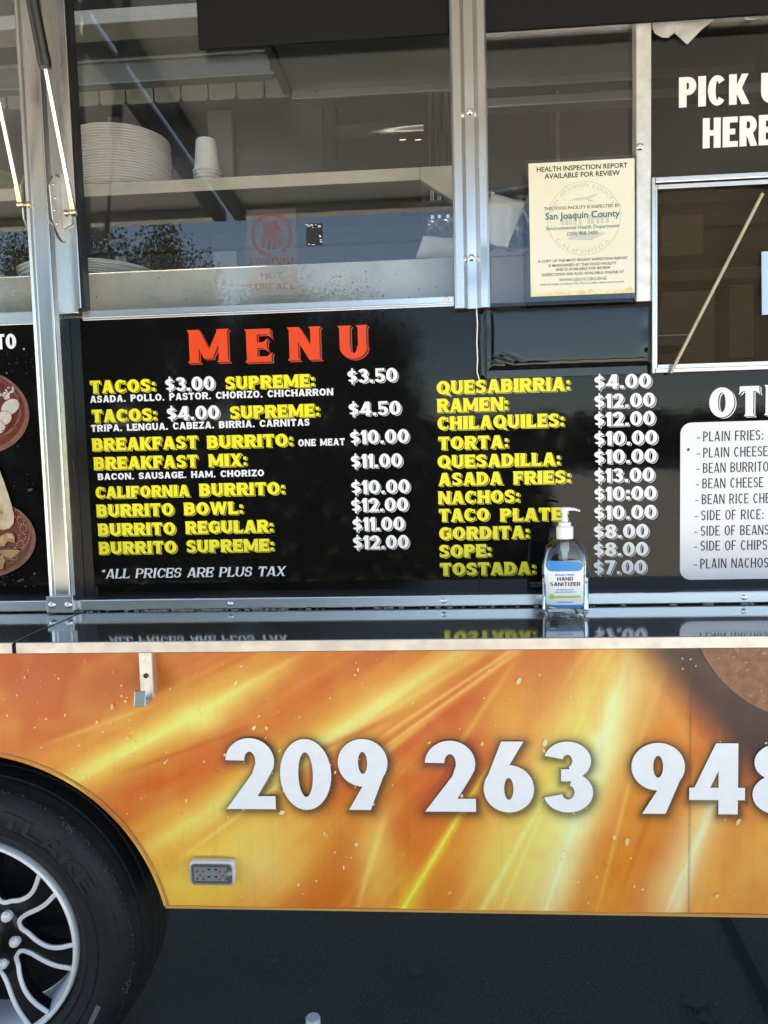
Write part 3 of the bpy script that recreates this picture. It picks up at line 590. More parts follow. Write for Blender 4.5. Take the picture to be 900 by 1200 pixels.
for t_, a, b_, base in (('M', 222.5, 267.5, 425.6), ('E', 289.5, 318.0, 424.8), ('N', 339.5, 375, 422.6), ('U', 398.5, 431, 421.0)):
    for mb, y, dx, dz in ((s1, YT, .0042, -.0034), (s2, YT-.0002, .0028, -.0022), (s3, YT-.0004, 0, 0)): putpx(mb, t_, 'title', a, b_, base, 37.5, y, dx=dx, dz=dz)
part(s1, 'title_lining_print', M['red'], board); part(s2, 'title_gap_print', M['ink'], board); part(s3, 'title_lettering', M['red'], board)
s1, s2, s3 = MB(), MB(), MB()
for t_, a, b_, base in (('O', 831, 860.5, 489.5), ('T', 866.5, 889.5, 488), ('H', 897, 922, 486.5), ('E', 928, 946, 485), ('R', 953, 977, 484)):
    for mb, y, dx, dz in ((s1, YT, .0040, -.0024), (s2, YT-.0002, .0022, -.0014), (s3, YT-.0004, 0, 0)): putpx(mb, t_, 'title', a, b_, base, 33, y, dx=dx, dz=dz)
part(s1, 'heading_lining_print', M['white'], board2); part(s2, 'heading_gap_print', M['ink'], board2); part(s3, 'heading_lettering', M['white'], board2)
# white list card
def rrect(x0, x1, z0, z1, r, n_=8):
    pts = []
    for cx_, cz_, a0 in ((x1-r, z1-r, 0), (x0+r, z1-r, 90), (x0+r, z0+r, 180), (x1-r, z0+r, 270)):
        pts += [(cx_+r*cos(radians(a0+90*i/n_)), cz_+r*sin(radians(a0+90*i/n_))) for i in range(n_+1)]
    return pts
mb = MB(); mb.prism(rrect(X(797, 590, YT), X(797, 590, YT)+.46, Z(800, 679.5, YT), Z(800, 495.5, YT), .022), YT-.0006, YT+.0004); card = part(mb, 'list_card', M['card'], board2)
mb = MB()
for t_, a, b_, base in (('PLAIN FRIES:', 824, 894, 517.5), ('PLAIN CHEESE', 824, 899.5, 536.4), ('BEAN BURRITO', 823.7, 900.5, 554.4), ('BEAN CHEESE', 823, 894.5, 572.5), ('BEAN RICE CHEESE', 822.4, 921, 591), ('SIDE OF RICE:', 821.7, 894.5, 609.8), ('SIDE OF BEANS', 821.2, 901, 628), ('SIDE OF CHIPS:', 820.9, 902, 645.5), ('PLAIN NACHOS', 820.6, 900.5, 666.3)):
    putpx(mb, t_, 'thin', a, b_, base, 11.2, YT-.0010); putpx(mb, '-', 'thin', a-8.2, a-4.6, base, 10, YT-.0010)
part(mb, 'list_lettering', M['ink'], card)
mb = MB(); mb.flatpx([(805, 526), (807, 525), (808.5, 526.5), (807.5, 528.5), (805.6, 529)], YT-.0009); part(mb, 'chip_mark', M['ink'], card)

# --- left photo board with the printed bowls
b3 = MB(); b3.box(-2.8, X(58, 500, YB), YB, .02, zb0-.03, Z(20, 380, 0)); board3 = part(b3, 'food_photo_board', M['vinyl'], bevel=.0012)
mb = MB(); putpx(mb, 'TO', 'bold', -4.5, 19.5, 409.5, 17.5, YT-.0003); part(mb, 'caption_lettering', M['white'], board3)
clay = [mat('clay_bowl_print', (.14, .020, .008), .3, noise=.35, nscale=60), mat('clay_rim_print', (.26, .10, .07), .3, noise=.45, nscale=80), mat('dark_food_print', (.07, .018, .012), .3, col2=(.10, .022, .012), nscale=120),
        mat('pale_food_print', (.55, .51, .45), .3, noise=.25, nscale=90), mat('radish_edge_print', (.30, .04, .06), .3), mat('tortilla_print', (.52, .45, .34), .3, col2=(.36, .25, .13), nscale=26), mat('grilled_food_print', (.42, .27, .10), .3, col2=(.26, .14, .05), nscale=70), mat('smoke_print', (.055, .05, .045), .3)]
def ell(cx_, cy_, rx, ry, rot=0., n_=40, jit=0.):
    return [(cx_+rx*cos(t_)*cos(rot)-ry*sin(t_)*sin(rot), cy_+rx*cos(t_)*sin(rot)+ry*sin(t_)*cos(rot)) if not jit else (cx_+(rx*cos(t_)*cos(rot)-ry*sin(t_)*sin(rot))*rng.uniform(1-jit, 1+jit), cy_+(rx*cos(t_)*sin(rot)+ry*sin(t_)*cos(rot))*rng.uniform(1-jit, 1+jit)) for t_ in np.linspace(0, 2*pi, n_+1)[:-1]]
bw = MB(); lay = 0
def pr(mi, pts):
    global lay; lay += 1; bw.mi = mi; bw.flatpx(pts, YT-.00006*lay)
pr(1, ell(-27, 483, 61.5, 50, .12)); pr(0, ell(-29, 481, 58.5, 46.5, .12)); pr(1, ell(-28, 478, 53, 40, .12)); pr(0, ell(-29, 477, 52, 39, .12)); pr(2, ell(-32, 478, 46, 35, .1, jit=.05))
for _ in range(34): pr(3 if rng.random() < .75 else 2, ell(rng.uniform(-8, 16), rng.uniform(451, 468), rng.uniform(1, 3), rng.uniform(.8, 2.2), rng.uniform(0, 3), 9))
for cx_, cy_, rx, ry, ro in ((12, 477, 11.5, 8.2, -.65), (4, 490, 9.5, 8, -.3), (-4, 500, 10, 8, .3)): pr(4, ell(cx_, cy_, rx+.8, ry+.9, ro, 24)); pr(3, ell(cx_, cy_, rx, ry, ro, 24))
for _ in range(14): pr(int(rng.choice([2, 0, 1])), ell(rng.uniform(0, 20), rng.uniform(497, 512), rng.uniform(2, 4), .7, rng.uniform(-.9, -.3), 8))
pr(1, ell(-22, 631, 64, 46.5, .02)); pr(0, ell(-23.5, 629.5, 61, 44, .02)); pr(1, ell(-20, 623, 56, 38.5, .05)); pr(0, ell(-21, 622, 55, 37.5, .05)); pr(2, ell(-30, 640, 40, 26, .1, jit=.05))
for cx_, cy_ in ((20, 602), (24, 610), (27, 619), (26, 629), (24, 638), (10, 656), (16, 652)):
    for k_ in range(9): pr(3, ell(cx_+4.2*cos(k_*.7), cy_+4.2*sin(k_*.7), .55, .55, 0, 6))
pr(5, [(-12, 540), (-2, 547), (3, 560), (8, 574), (13, 590), (16.5, 604), (16, 613), (11, 619), (3, 621), (-8, 618), (-14, 590)])
for p_ in ([(1, 628), (8, 624.5), (15, 625), (17.5, 630), (17, 636), (9, 634), (5, 640), (-4, 641)], [(-3, 645), (8, 644), (18, 641), (24, 646), (17, 652), (8, 654), (2, 650)], [(-4, 654), (3, 650), (6, 657), (3, 667), (-4, 667)]): pr(6, p_)
pr(2, [(-3, 642), (10, 641), (22, 643.5), (24, 645), (14, 644), (-3, 644.2)]); pr(5, ell(0, 632, 5, 2.2, -.5, 10)); pr(6, ell(1.5, 600, 2.4, 3, 0, 10)); pr(5, ell(12, 629, 3.5, 2, .3, 10))
for _ in range(46): pr(7 if rng.random() < .85 else 3, ell(rng.uniform(2, 42), rng.choice([rng.uniform(412, 440), rng.uniform(520, 580), rng.uniform(672, 690)]), rng.uniform(.3, .9), rng.uniform(.3, .7), 0, 7))
pr(3, ell(28, 409, 1.2, 1, 0, 8)); pr(7, ell(35, 574, 3, 1.6, -.4, 9, .2)); pr(7, ell(24, 680, 4, 1.2, -.4, 9, .2))
part(bw, 'bowl_print', clay, board3)

# ------------------------------------------------------------------ pillars, windows, rail, counter
def rivet(parent, x, y, z, r=.0055, name='rivet', m_='chrome'):
    mb = MB(); mb.lathe([(r*1.35, 0), (r*1.3, -r*.25), (r*.95, -r*.35), (r*.8, -r*.6), (r*.35, -r*.72), (.0005, -r*.5)], (x, y, z), 'y', 18); return part(mb, name, M[m_], parent, smooth=True)
WT = 2.60; YG = .016
# pillar between the hatches: a hat channel in front of a flat strip
y1 = -.062
xa0, xa1 = X(31, 300, y1), X(62, 300, y1)
zb = CZ+.0035
def hat(x0, x1, z0, z1, yf, yb, fl, name, m_):
    mb = MB(); w_ = x1-x0
    pts = [(x0, yb), (x0, yf+.012), (x0+.004, yf+.004), (x0+fl*.55, yf), (x0+fl, yf+.004), (x0+fl+.003, yf+.011), (x1-fl-.003, yf+.011), (x1-fl, yf+.004), (x1-fl*.55, yf), (x1-.004, yf+.004), (x1, yf+.012), (x1, yb)]
    n_ = len(pts); vs = [(a, b, z0) for a, b in pts]+[(a, b, z1) for a, b in pts]
    mb.add(vs, [(i, (i+1) % n_, (i+1) % n_+n_, i+n_) for i in range(n_)]+[list(range(n_-1, -1, -1)), list(range(n_, 2*n_))]); return part(mb, name, m_, bevel=.0012)
pil = hat(xa0, xa1, zb+.003, WT, y1, -.005, .010, 'hatch_pillar', M['alu'])
fx = MB(); fx.box(xa0-.001, xa1+.001, y1-.002, y1+.011, zb-.001, zb+.034); part(fx, 'foot_plate', M['alu_h'], pil, bevel=.001)
for px in (61, 80): rivet(pil, X(px, 709, y1-.003), y1-.003, Z(px, 709, y1-.003), .0058)
xb0, xb1 = X(63, 300, -.006), X(96, 300, -.006); zpb = Z(85, 368, -.006)
mb = MB(); mb.box(xb0, xb0+.018, -.006, .02, zpb, WT); mb.box(xb0+.019, xb1-.004, -.014, .02, zpb, WT); part(mb, 'window_jamb', M['alu'], bevel=.0016)
mb = MB(); mb.box(xb1-.0035, xb1+.0005, -.008, .02, zpb, WT); part(mb, 'window_seal', M['black'])
bo = MB(); bo.tube((xb1-.003, -.02, zpb+.004), (xb1-.003, 0, zpb+.004), .006, n=6); part(bo, 'seal_bolt', M['black'])
# glossy strip of folded vinyl edge beside the pillar
mb = MB(); mb.box(X(66, 500, -.008), X(81, 500, -.008), -.009, -.0045, zb0-.02, Z(80, 378, 0)); part(mb, 'board_edge_strip', M['vinyl'], bevel=.001)
mb = MB(); mb.box(X(79, 500, -.011), X(80.6, 500, -.011), -.0115, -.0092, zb0-.02, Z(80, 378, 0)); part(mb, 'edge_trim', M['alu'], bevel=.0005)
# pillar B
xB = [X(530, 190, -.03), X(545, 190, -.03), X(558, 190, -.03), X(572, 190, -.03)]; zB = Z(552, 360.5, -.03)
mb = MB(); n0 = 30
prof = [(xB[0], .02), (xB[0], -.026), (xB[0]+.004, -.030), (xB[1]-.006, -.030), (xB[1], -.022), (xB[1]+.002, -.020), (xB[2]-.002, -.020), (xB[2], -.022), (xB[2]+.006, -.030), (xB[3]-.004, -.030), (xB[3], -.026), (xB[3], .02)]
vs = []; npf = len(prof); lv = np.linspace(zB, WT, n0)
for z in lv:
    for i, (a, b) in enumerate(prof):
        dent = .004*math.exp(-((z-Z(552, 131, -.02)-.0)/.02)**2)+.004*math.exp(-((z-Z(552, 302, -.02)+.01)/.02)**2)
        vs.append((a, b+(dent if 4 <= i <= 8 else 0), z))
mb.add(vs, [(k*npf+i, k*npf+(i+1) % npf, (k+1)*npf+(i+1) % npf, (k+1)*npf+i) for k in range(n0-1) for i in range(npf)]+[list(range(npf-1, -1, -1)), list(range((n0-1)*npf, n0*npf))])
pilB = part(mb, 'window_pillar', M['alu'], smooth='auto')
for u, v in ((550.5, 131), (552.5, 302)): rivet(pilB, X(u, v, -.018), -.018, Z(u, v, -.018), .0050)
# pillar C
xC0, xC1 = X(745.3, 200, -.012), X(763.5, 200, -.012); zC = Z(755, 353, -.012)
mb = MB(); mb.box(xC0, xC1, -.012, .02, zC, WT); pilC = part(mb, 'window_pillar', M['alu_dull'], bevel=.003)
rivet(pilC, X(750, 172, -.013), -.013, Z(750, 172, -.013), .0055)
# window one: sill trim and pane; narrow window; left window; pick-up window
zs1 = Z(300, 368, -.004); zs2 = Z(300, 356.5, -.004)
def window(name, x0, x1, z0, z1, g_, frame=None):
    mb = MB(); mb.box(x0, x1, YG, YG+.004, z0, z1); return mb
w1 = MB(); w1.box(X(96.5, 366, -.006), xB[0]-.001, -.006, .02, zs1, zs2); w1.box(X(96.5, 366, -.006), xB[0]-.001, -.0085, -.006, zs1+.004, zs1+.0075); win1 = part(w1, 'window_frame', M['alu_h'], bevel=.001)
part(window('', xb1, xB[0], zs1+.002, WT, 0), 'window_pane', M['glass'], win1)
sc = MB(); sc.box(xB[0]-.022, xB[0]-.012, -.0105, -.006, zs1+.006, zs1+.018); part(sc, 'sealant_dab', M['paper'], win1, bevel=.002)
w0 = MB(); w0.box(-2.7, xa0-.002, -.006, .02, Z(10, 381, -.006), Z(10, 366, -.006)); win0 = part(w0, 'window_frame', M['alu_h'], bevel=.001)
part(window('', -2.7, xa0, Z(10, 381, 0)+.004, WT, 0), 'window_pane', M['glass'], win0)
w2 = MB(); zt2 = Z(600, 34, -.003); w2.box(xB[3]+.001, xC0-.001, -.004, .02, zt2, zt2+.011); win2 = part(w2, 'window_frame', M['alu_h'], bevel=.001)
part(window('', xB[3], xC0, Z(660, 352, 0), zt2, 0), 'window_pane', M['glass'], win2)
zt3 = Z(830, 20.5, -.003)
w3 = MB(); w3.box(xC1+.001, xC1+.62, -.004, .02, zt3, zt3+.012); win3 = part(w3, 'window_frame', M['alu_h'], bevel=.001)
zs3 = Z(830, 207, -.012)
tp = part(window('', xC1, xC1+.62, zs3, zt3, 0), 'tinted_pane', M['glass_dark'], win3)
mb = MB()
for t_, a, b_, base in (('PICK', 795.5, 877, 126.3), ('UP', 891.7, 938, 121.5), ('HERE', 823.4, 906.5, 174)): putpx(mb, t_, 'bold', a, b_, base, 31.5, YG-.001)
part(mb, 'pickup_lettering', M['white'], tp)
# sliding service screen
ys = -.016; sx0 = X(764, 320, ys); sx1 = sx0+.56; sz1 = Z(780, 206.5, ys); sz0 = Z(780, 437, ys)
def frame(mb, x0, x1, z0, z1, wl, wt, wb, y0, y1):
    mb.box(x0, x0+wl, y0, y1, z0, z1); mb.box(x1-wl, x1, y0, y1, z0, z1); mb.box(x0+wl+.0004, x1-wl-.0004, y0+.0004, y1, z1-wt, z1-.0003); mb.box(x0+wl+.0004, x1-wl-.0004, y0+.0004, y1, z0+.0003, z0+wb)
mb = MB(); frame(mb, sx0, sx1, sz0, sz1, .0065, .011, .009, ys, .02); scr = part(mb, 'service_screen', M['alu_h'], bevel=.0015)
mb = MB(); frame(mb, sx0+.0075, sx1-.0075, sz0+.010, sz1-.012, .005, .009, .008, ys+.006, .02); part(mb, 'inner_frame', M['alu_h'], scr, bevel=.0015)
mb = MB(); mb.box(sx0+.008, sx1-.008, ys+.004, ys+.0065, sz1-.0225, sz1-.0205); mb.box(sx0+.002, sx1-.002, ys-.002, ys, sz0+.0085, sz0+.0105); part(mb, 'frame_ridge', M['alu_dull'], scr)
m = bpy.data.materials.new('screen_mesh'); m.use_nodes = True; n = m.node_tree; n.nodes.remove(n.nodes['Principled BSDF'])
tr = n.nodes.new('ShaderNodeBsdfTransparent'); df = n.nodes.new('ShaderNodeBsdfDiffuse'); df.inputs[0].default_value = (.050, .038, .024, 1)
tc = n.nodes.new('ShaderNodeTexCoord'); sp_ = n.nodes.new('ShaderNodeSeparateXYZ'); n.links.new(tc.outputs['Object'], sp_.inputs[0])
vals = []
for o_ in ('X', 'Z'):
    a = n.nodes.new('ShaderNodeMath'); a.operation = 'MULTIPLY'; a.inputs[1].default_value = 2*pi/(.0034 if o_ == 'X' else .0046); b = n.nodes.new('ShaderNodeMath'); b.operation = 'SINE'; n.links.new(sp_.outputs[o_], a.inputs[0]); n.links.new(a.outputs[0], b.inputs[0]); vals.append(b)
mxm = n.nodes.new('ShaderNodeMath'); mxm.operation = 'MAXIMUM'; n.links.new(vals[0].outputs[0], mxm.inputs[0]); n.links.new(vals[1].outputs[0], mxm.inputs[1])
rg = n.nodes.new('ShaderNodeMapRange'); rg.inputs['From Min'].default_value = .1; rg.inputs['From Max'].default_value = .9; rg.inputs['To Min'].default_value = .45; rg.inputs['To Max'].default_value = .80; n.links.new(mxm.outputs[0], rg.inputs[0])
mx = n.nodes.new('ShaderNodeMixShader'); n.links.new(rg.outputs[0], mx.inputs[0]); n.links.new(tr.outputs[0], mx.inputs[1]); n.links.new(df.outputs[0], mx.inputs[2]); n.links.new(mx.outputs[0], n.nodes['Material Output'].inputs[0])
mb = MB(); rag = [(sx0+.012+(sx1-sx0-.024)*i/40, sz1-(.024 if i < 14 else .029)-.0025*rng.random()) for i in range(41)]
mb.flat([(sx0+.012, sz0+.017), (sx1-.012, sz0+.017)]+rag[::-1], ys+.012); part(mb, 'screen_mesh', m, scr)
mb = MB(); mb.box(xC1+.0005, xC1+.0025, -.002, .02, Z(765, 345, 0), zs3); part(mb, 'window_seal', M['black'])
mb = MB(); mb.box(xC1+.6215, 3.28, -.003, .03, zt+.001, 2.618); part(mb, 'blank_side_panel', M['alu_dull'])
# black valance board across the window tops
zv = Z(380, 49, -.008)
mb = MB(); mb.box(X(232, 30, -.008), xB[0]-.0008, -.012, -.004, zv, 2.72); part(mb, 'valance_board', M['valance'], bevel=.001)
mb = MB(); mb.box(xB[3]+.0008, 2.2, -.022, -.0125, Z(740, 26, -.02), 2.72); part(mb, 'valance_board', M['valance'], bevel=.001)

# rail under the boards
yr = -.046; rz1, rz0 = Z(450, 698.5, yr), CZ+.0022
mb = MB(); mb.box(-2.8, xa1+.0015, yr, .004, rz0, rz1); part(mb, 'rail', M['alu_h'], bevel=.0025)
mb = MB(); mb.box(xa1+.002, 3.2, yr, .004, rz0, rz1); rail = part(mb, 'rail', M['alu_h'], bevel=.0025)
for u, v in ((270, 706.5), (872, 701), (520, 704)): rivet(rail, X(u, v, yr-.0005), yr-.0005, rz0+.5*(rz1-rz0), .0042)
gr = MB()
for i in range(150):
    x = rng.uniform(-.78, 1.2) if i % 3 else rng.uniform(-.62, -.3); s_ = rng.uniform(.0012, .0042); gr.ball((x, yr+.002-rng.uniform(0, .007), CZ+s_*.4), s_, 6, (1.6, 1, .8))
gr.build('grime_bits', mat('pale_grime', (.35, .31, .27), .9, noise=.5, nscale=300), truck)['kind'] = 'stuff'
# counters
YC = float(PZ(450, 749.5, CZ)[1]); SL = 0.
def CS(y): return CZ+y*SL
xg = X(16, 757, YC)
def counter(x0, x1):
    mb = MB(); mb.box(x0, x1, YC+.0035, -.001, CZ-.004, CZ); mb.v = [(x, y, z+y*SL) for x, y, z in mb.v]; c = part(mb, 'service_counter', M['steel'], bevel=.0008)
    mb = MB(); mb.box(x0, x1, YC, YC+.003, CS(YC)-.0205, CS(YC)+.0006); part(mb, 'front_lip', mat('counter_lip', (.43, .42, .40), .38, 1., noise=.10, nscale=25, bump=.00004, bscale=150, rvar=.08), c, bevel=.0015)
    mb = MB(); mb.box(x0+.02, x1-.02, YC+.03, YC+.055, CS(YC)-.027, CS(YC)-.0045); part(mb, 'under_brace', M['alu_dull'], c)
    return c
gs = MB(); gs.box(xg-.02, xg+.02, YC+.004, -.002, CS(YC)-.012, CS(YC)-.006); gs.box(xg-.006, xg+.006, YC+.004, YC+.008, CS(YC)-.0200, CS(YC)-.013); part(gs, 'gap_seal', M['flat_black'])  # black strip added so the gap between the counters looks dark
cR = counter(xg+.0035, 2.6); cL = counter(-2.6, xg-.0035)
# folding catch hook below the counter
yh = -.030; hk = MB(); hx0, hx1 = X(163.5, 790, yh), X(178.5, 790, yh); hz0, hz1 = Z(172, 818, yh), CZ-.02
hk.box(hx0, hx1, yh, yh+.003, hz0, hz1); hk.box(hx1-.003, hx1+.0005, yh+.002, -.001, hz0+.002, hz1)
hook = part(hk, 'catch_bracket', M['alu_dull'], bevel=.001)
hk = MB(); fx0, fx1 = X(158, 819, -.085), X(171, 819, -.085); fz0, fz1 = Z(165, 825.5, -.085), Z(165, 810, -.085)
hk.add([(fx0, -.085, fz0), (fx1, -.085, fz0), (hx1, yh+.001, hz0), (hx0+.003, yh+.001, hz0), (fx0, -.085, fz0-.003), (fx1, -.085, fz0-.003), (hx1, yh+.001, hz0-.003), (hx0+.003, yh+.001, hz0-.003)], [(3, 2, 1, 0), (4, 5, 6, 7), (0, 1, 5, 4), (1, 2, 6, 5), (2, 3, 7, 6), (3, 0, 4, 7)])
hk.add([(fx0, -.092, fz0-.003), (fx1, -.092, fz0-.003), (fx1, -.084, fz1), (fx0, -.084, fz1), (fx0, -.089, fz0-.003), (fx1, -.089, fz0-.003), (fx1, -.081, fz1), (fx0, -.081, fz1)], [(0, 1, 2, 3), (7, 6, 5, 4), (0, 4, 5, 1), (1, 5, 6, 2), (2, 6, 7, 3), (3, 7, 4, 0)]); part(hk, 'hook_tip', M['alu_h'], hook, bevel=.001)
sb = MB(); sc_ = (X(171, 792, yh-.001), yh-.0005, Z(171, 792, yh-.001)); sb.lathe([(.0052, 0), (.0052, -.0018), (.0036, -.0018), (.0033, -.0006), (.0004, -.0006)], sc_, 'y', 20); part(sb, 'screw', M['black'], hook)
cl = MB(); cl.box(X(117, 766, YC+.02), X(142, 766, YC+.02), YC+.02, YC+.04, CS(YC)-.0262, CS(YC)-.0206); part(cl, 'counter_clip', M['alu_dull'], cR, bevel=.002)

# side marker lamp
lx0, lx1, lz0, lz1 = X(223, 1021, -.01), X(276.5, 1021, -.01), Z(249, 1035, -.01), Z(249, 1006.5, -.01)
mb = MB(); mb.prism(rrect(lx0, lx1, lz0, lz1, .012), -.020, -.001); lamp = part(mb, 'marker_lamp', M['lamp_plastic'], bevel=.004, smooth='auto')
mb = MB(); o_ = rrect(lx0+.006, lx1-.006, lz0+.0055, lz1-.0065, .008); mb.prism(o_, -.0206, -.0196); part(mb, 'lens_recess', mat('lamp_recess', (.48, .48, .46), .2, .5), lamp)
mb = MB(); mb.box(lx0+.012, lx1-.017, -.0216, -.0203, lz0+.011, lz1-.013); bd = part(mb, 'lamp_board', M['lamp_board'], lamp, bevel=.001)
wl = lx1-lx0; led = MB()
for gx_ in (.17, .66):
    for i in range(2):
        for j in range(2): led.lathe([(.0032, 0), (.003, -.0012), (.0014, -.0016), (.0012, -.0006), (.0003, -.0006)], (lx0+wl*(gx_+.02+.13*i), -.0217, lz0+.0165+.0165*j), 'y', 12)
    led.lathe([(.0032, 0), (.003, -.0012), (.0014, -.0016), (.0012, -.0006), (.0003, -.0006)], (lx0+wl*(gx_+.085), -.0217, lz0+.0245), 'y', 12)
part(led, 'led', M['amber'], bd)
ch = MB()
for u, v in ((.42, .66), (.57, .66), (.41, .36), (.57, .36)): ch.box(lx0+wl*u, lx0+wl*u+.006, -.0226, -.0216, lz0+(lz1-lz0)*v, lz0+(lz1-lz0)*v+.003)
part(ch, 'circuit_chip', M['mirror_dark'], bd)
rivet(lamp, lx1-.0125, -.0206, .5*(lz0+lz1)+.0, .0042, 'lamp_screw', 'plastic_white')
lens = MB(); lens.prism(rrect(lx0+.005, lx1-.005, lz0+.0045, lz1-.0055, .008), -.0245, -.0228); part(lens, 'lamp_lens', M['bottle'], lamp, bevel=.001)

# ------------------------------------------------------------------ wheel
WX, WZ = -1.09, .395
wheel = bpy.data.objects.new('wheel', None); COL.objects.link(wheel); wheel.parent = truck; wheel.location = (WX, 0, WZ)
prof = [(.245, .20), (.245, .045), (.250, .030), (.258, .022), (.268, .018), (.271, .0145), (.276, .016), (.295, .008), (.300, .0065), (.3015, .009), (.312, .005), (.330, .0035), (.345, .006), (.352, .010), (.3535, .0085), (.358, .011), (.368, .020), (.376, .032), (.3765, .036), (.382, .045), (.386, .056), (.3785, .058), (.3785, .064), (.3885, .066), (.391, .090), (.392, .100), (.384, .102), (.384, .110), (.3925, .112), (.3935, .140), (.386, .142), (.386, .150), (.394, .152), (.394, .176), (.387, .178), (.387, .186), (.393, .188), (.392, .215), (.384, .235), (.37, .25), (.30, .26), (.245, .25)]
mb = MB(); mb.lathe(prof, (0, 0, 0), 'y', 160); mb.v = [(x, y, max(z, -WZ+.0005)) for x, y, z in mb.v]; tyre = part(mb, 'tyre', M['rubber'], wheel, smooth='auto')
# raised maker's lettering round the sidewall
mb = MB()
def sidewall(text, r, a0, a1, cap, yo):
    st = STY['tyre']; tot = sum(WID[c]+st['sp'] for c in text)-st['sp']; x = 0
    for c in text:
        vs, fs, wd = glyph(c, 'tyre', .01); k_ = math.radians(a0-a1)*r/tot
        pts = []
        for vx, vy in vs:
            a = radians(a0)-(x+vx)*k_/r; R_ = r+vy*cap; pts.append((R_*cos(a), yo, R_*sin(a)))
        n_ = len(pts); mb.add(pts+[(p[0], .008, p[2]) for p in pts], fs)
        x += wd+st['sp']
sidewall('WESTLAKE', .307, 104, 26, .034, .0022)
part(mb, 'sidewall_lettering', mat('raised_rubber', (.015, .015, .016), .6, noise=.2, nscale=60), tyre)
mb = MB()
for i in range(230):
    a = rng.uniform(-.5, 1.75); r = rng.normal(.371, .0016); s_ = rng.uniform(.0010, .0028)
    mb.ball((r*cos(a), .0235+(r-.368)*1.4, r*sin(a)), s_, 6, (1.2, .6, 1.2))
for a, k_ in ((.86, 24), (.50, 9), (-.27, 18)):
    for i in range(k_): aa = a+rng.normal(0, .028); r = rng.normal(.369, .002); mb.ball((r*cos(aa), .0215+(r-.368)*1.4, r*sin(aa)), rng.uniform(.001, .0028), 6, (1.2, .6, 1.2))
part(mb, 'scuff_marks', M['rubber_dirt'], tyre)
aw = PZ(0, 0, 0) if False else None
p_ = P(57, 1190, .004); aa = math.atan2(p_[2]-WZ, p_[0]-WX)
p0, p1 = P(115.5, 1179, .003), P(105, 1202, .003)
mb = MB(); d_ = (p1-p0); l = np.linalg.norm(d_); d_ /= l; nn = np.array([d_[2], 0, -d_[0]])*.0055
mb.add([tuple(q_-np.array([WX, 0, WZ])) for q_ in (p0-nn, p0+nn, p1+d_*.03+nn, p1+d_*.03-nn)], [(0, 1, 2, 3)]); part(mb, 'sidewall_mark', mat('grey_mark', (.16, .16, .155), .6, noise=.3, nscale=200), tyre)
# rim
rim_p = [(.2475, .030), (.2475, .018), (.2455, .0150), (.2435, .0142), (.2405, .0145), (.2375, .018), (.2355, .028), (.230, .045), (.222, .075), (.218, .14), (.218, .19), (.245, .20), (.2475, .19)]
mb = MB(); mb.lathe(rim_p, (0, 0, 0), 'y', 120, close=True); rim = part(mb, 'rim', M['machined'], wheel, smooth='auto')
mb = MB(); mb.lathe([(.2175, .13), (.19, .155), (.001, .155)], (0, 0, 0), 'y', 60); part(mb, 'brake_shadow_drum', M['flat_black'], rim)  # dark brake drum behind the spoke pockets
mb = MB(); mb.lathe([(.10, .075), (.098, .062), (.086, .052), (.06, .050), (.055, .046), (.0005, .046)], (0, 0, 0), 'y', 60); part(mb, 'hub', M['wheel_dark'], rim, smooth='auto')
def pol(r, a, y=0.): return (r*cos(radians(a)), r*sin(radians(a)))
ths = [36.5-45*k_ for k_ in range(8)]
def side(th, s):   # edge of a spoke, from the rim inwards; s=+1 / -1
    pts = []
    for r, off, hw in ((.236, 1.5, .029), (.222, .5, .0265), (.205, -1.2, .0235), (.185, -2.8, .0205), (.165, -3.6, .0185), (.145, -3.4, .0180), (.128, -2.4, .0190), (.115, -1.0, .0225)):
        pts.append(pol(r, th+off+s*math.degrees(hw/r)))
    return pts
def ribbon(pts, wd, y0, y1, mb):
    # smooth the path
    for _ in range(2):
        q_ = [pts[0]]
        for a, b in zip(pts[:-1], pts[1:]): q_ += [(a[0]*.75+b[0]*.25, a[1]*.75+b[1]*.25), (a[0]*.25+b[0]*.75, a[1]*.25+b[1]*.75)]
        pts = q_+[pts[-1]]
    vs = []; n_ = len(pts)
    for i, (x, z) in enumerate(pts):
        a, b = pts[max(0, i-1)], pts[min(n_-1, i+1)]; dx, dz = b[0]-a[0], b[1]-a[1]; l = math.hypot(dx, dz); ox, oz = -dz/l*wd/2, dx/l*wd/2
        r = math.hypot(x, z); yy = y0+.034*max(0, min(1, (.236-r)/.13))**1.2
        vs += [(x+ox, yy, z+oz), (x-ox, yy, z-oz), (x-ox, yy+y1, z-oz), (x+ox, yy+y1, z+oz)]
    fs = [(i*4+j, (i+1)*4+j, (i+1)*4+(j+1) % 4, i*4+(j+1) % 4) for i in range(n_-1) for j in range(4)]
    mb.add(vs, fs)
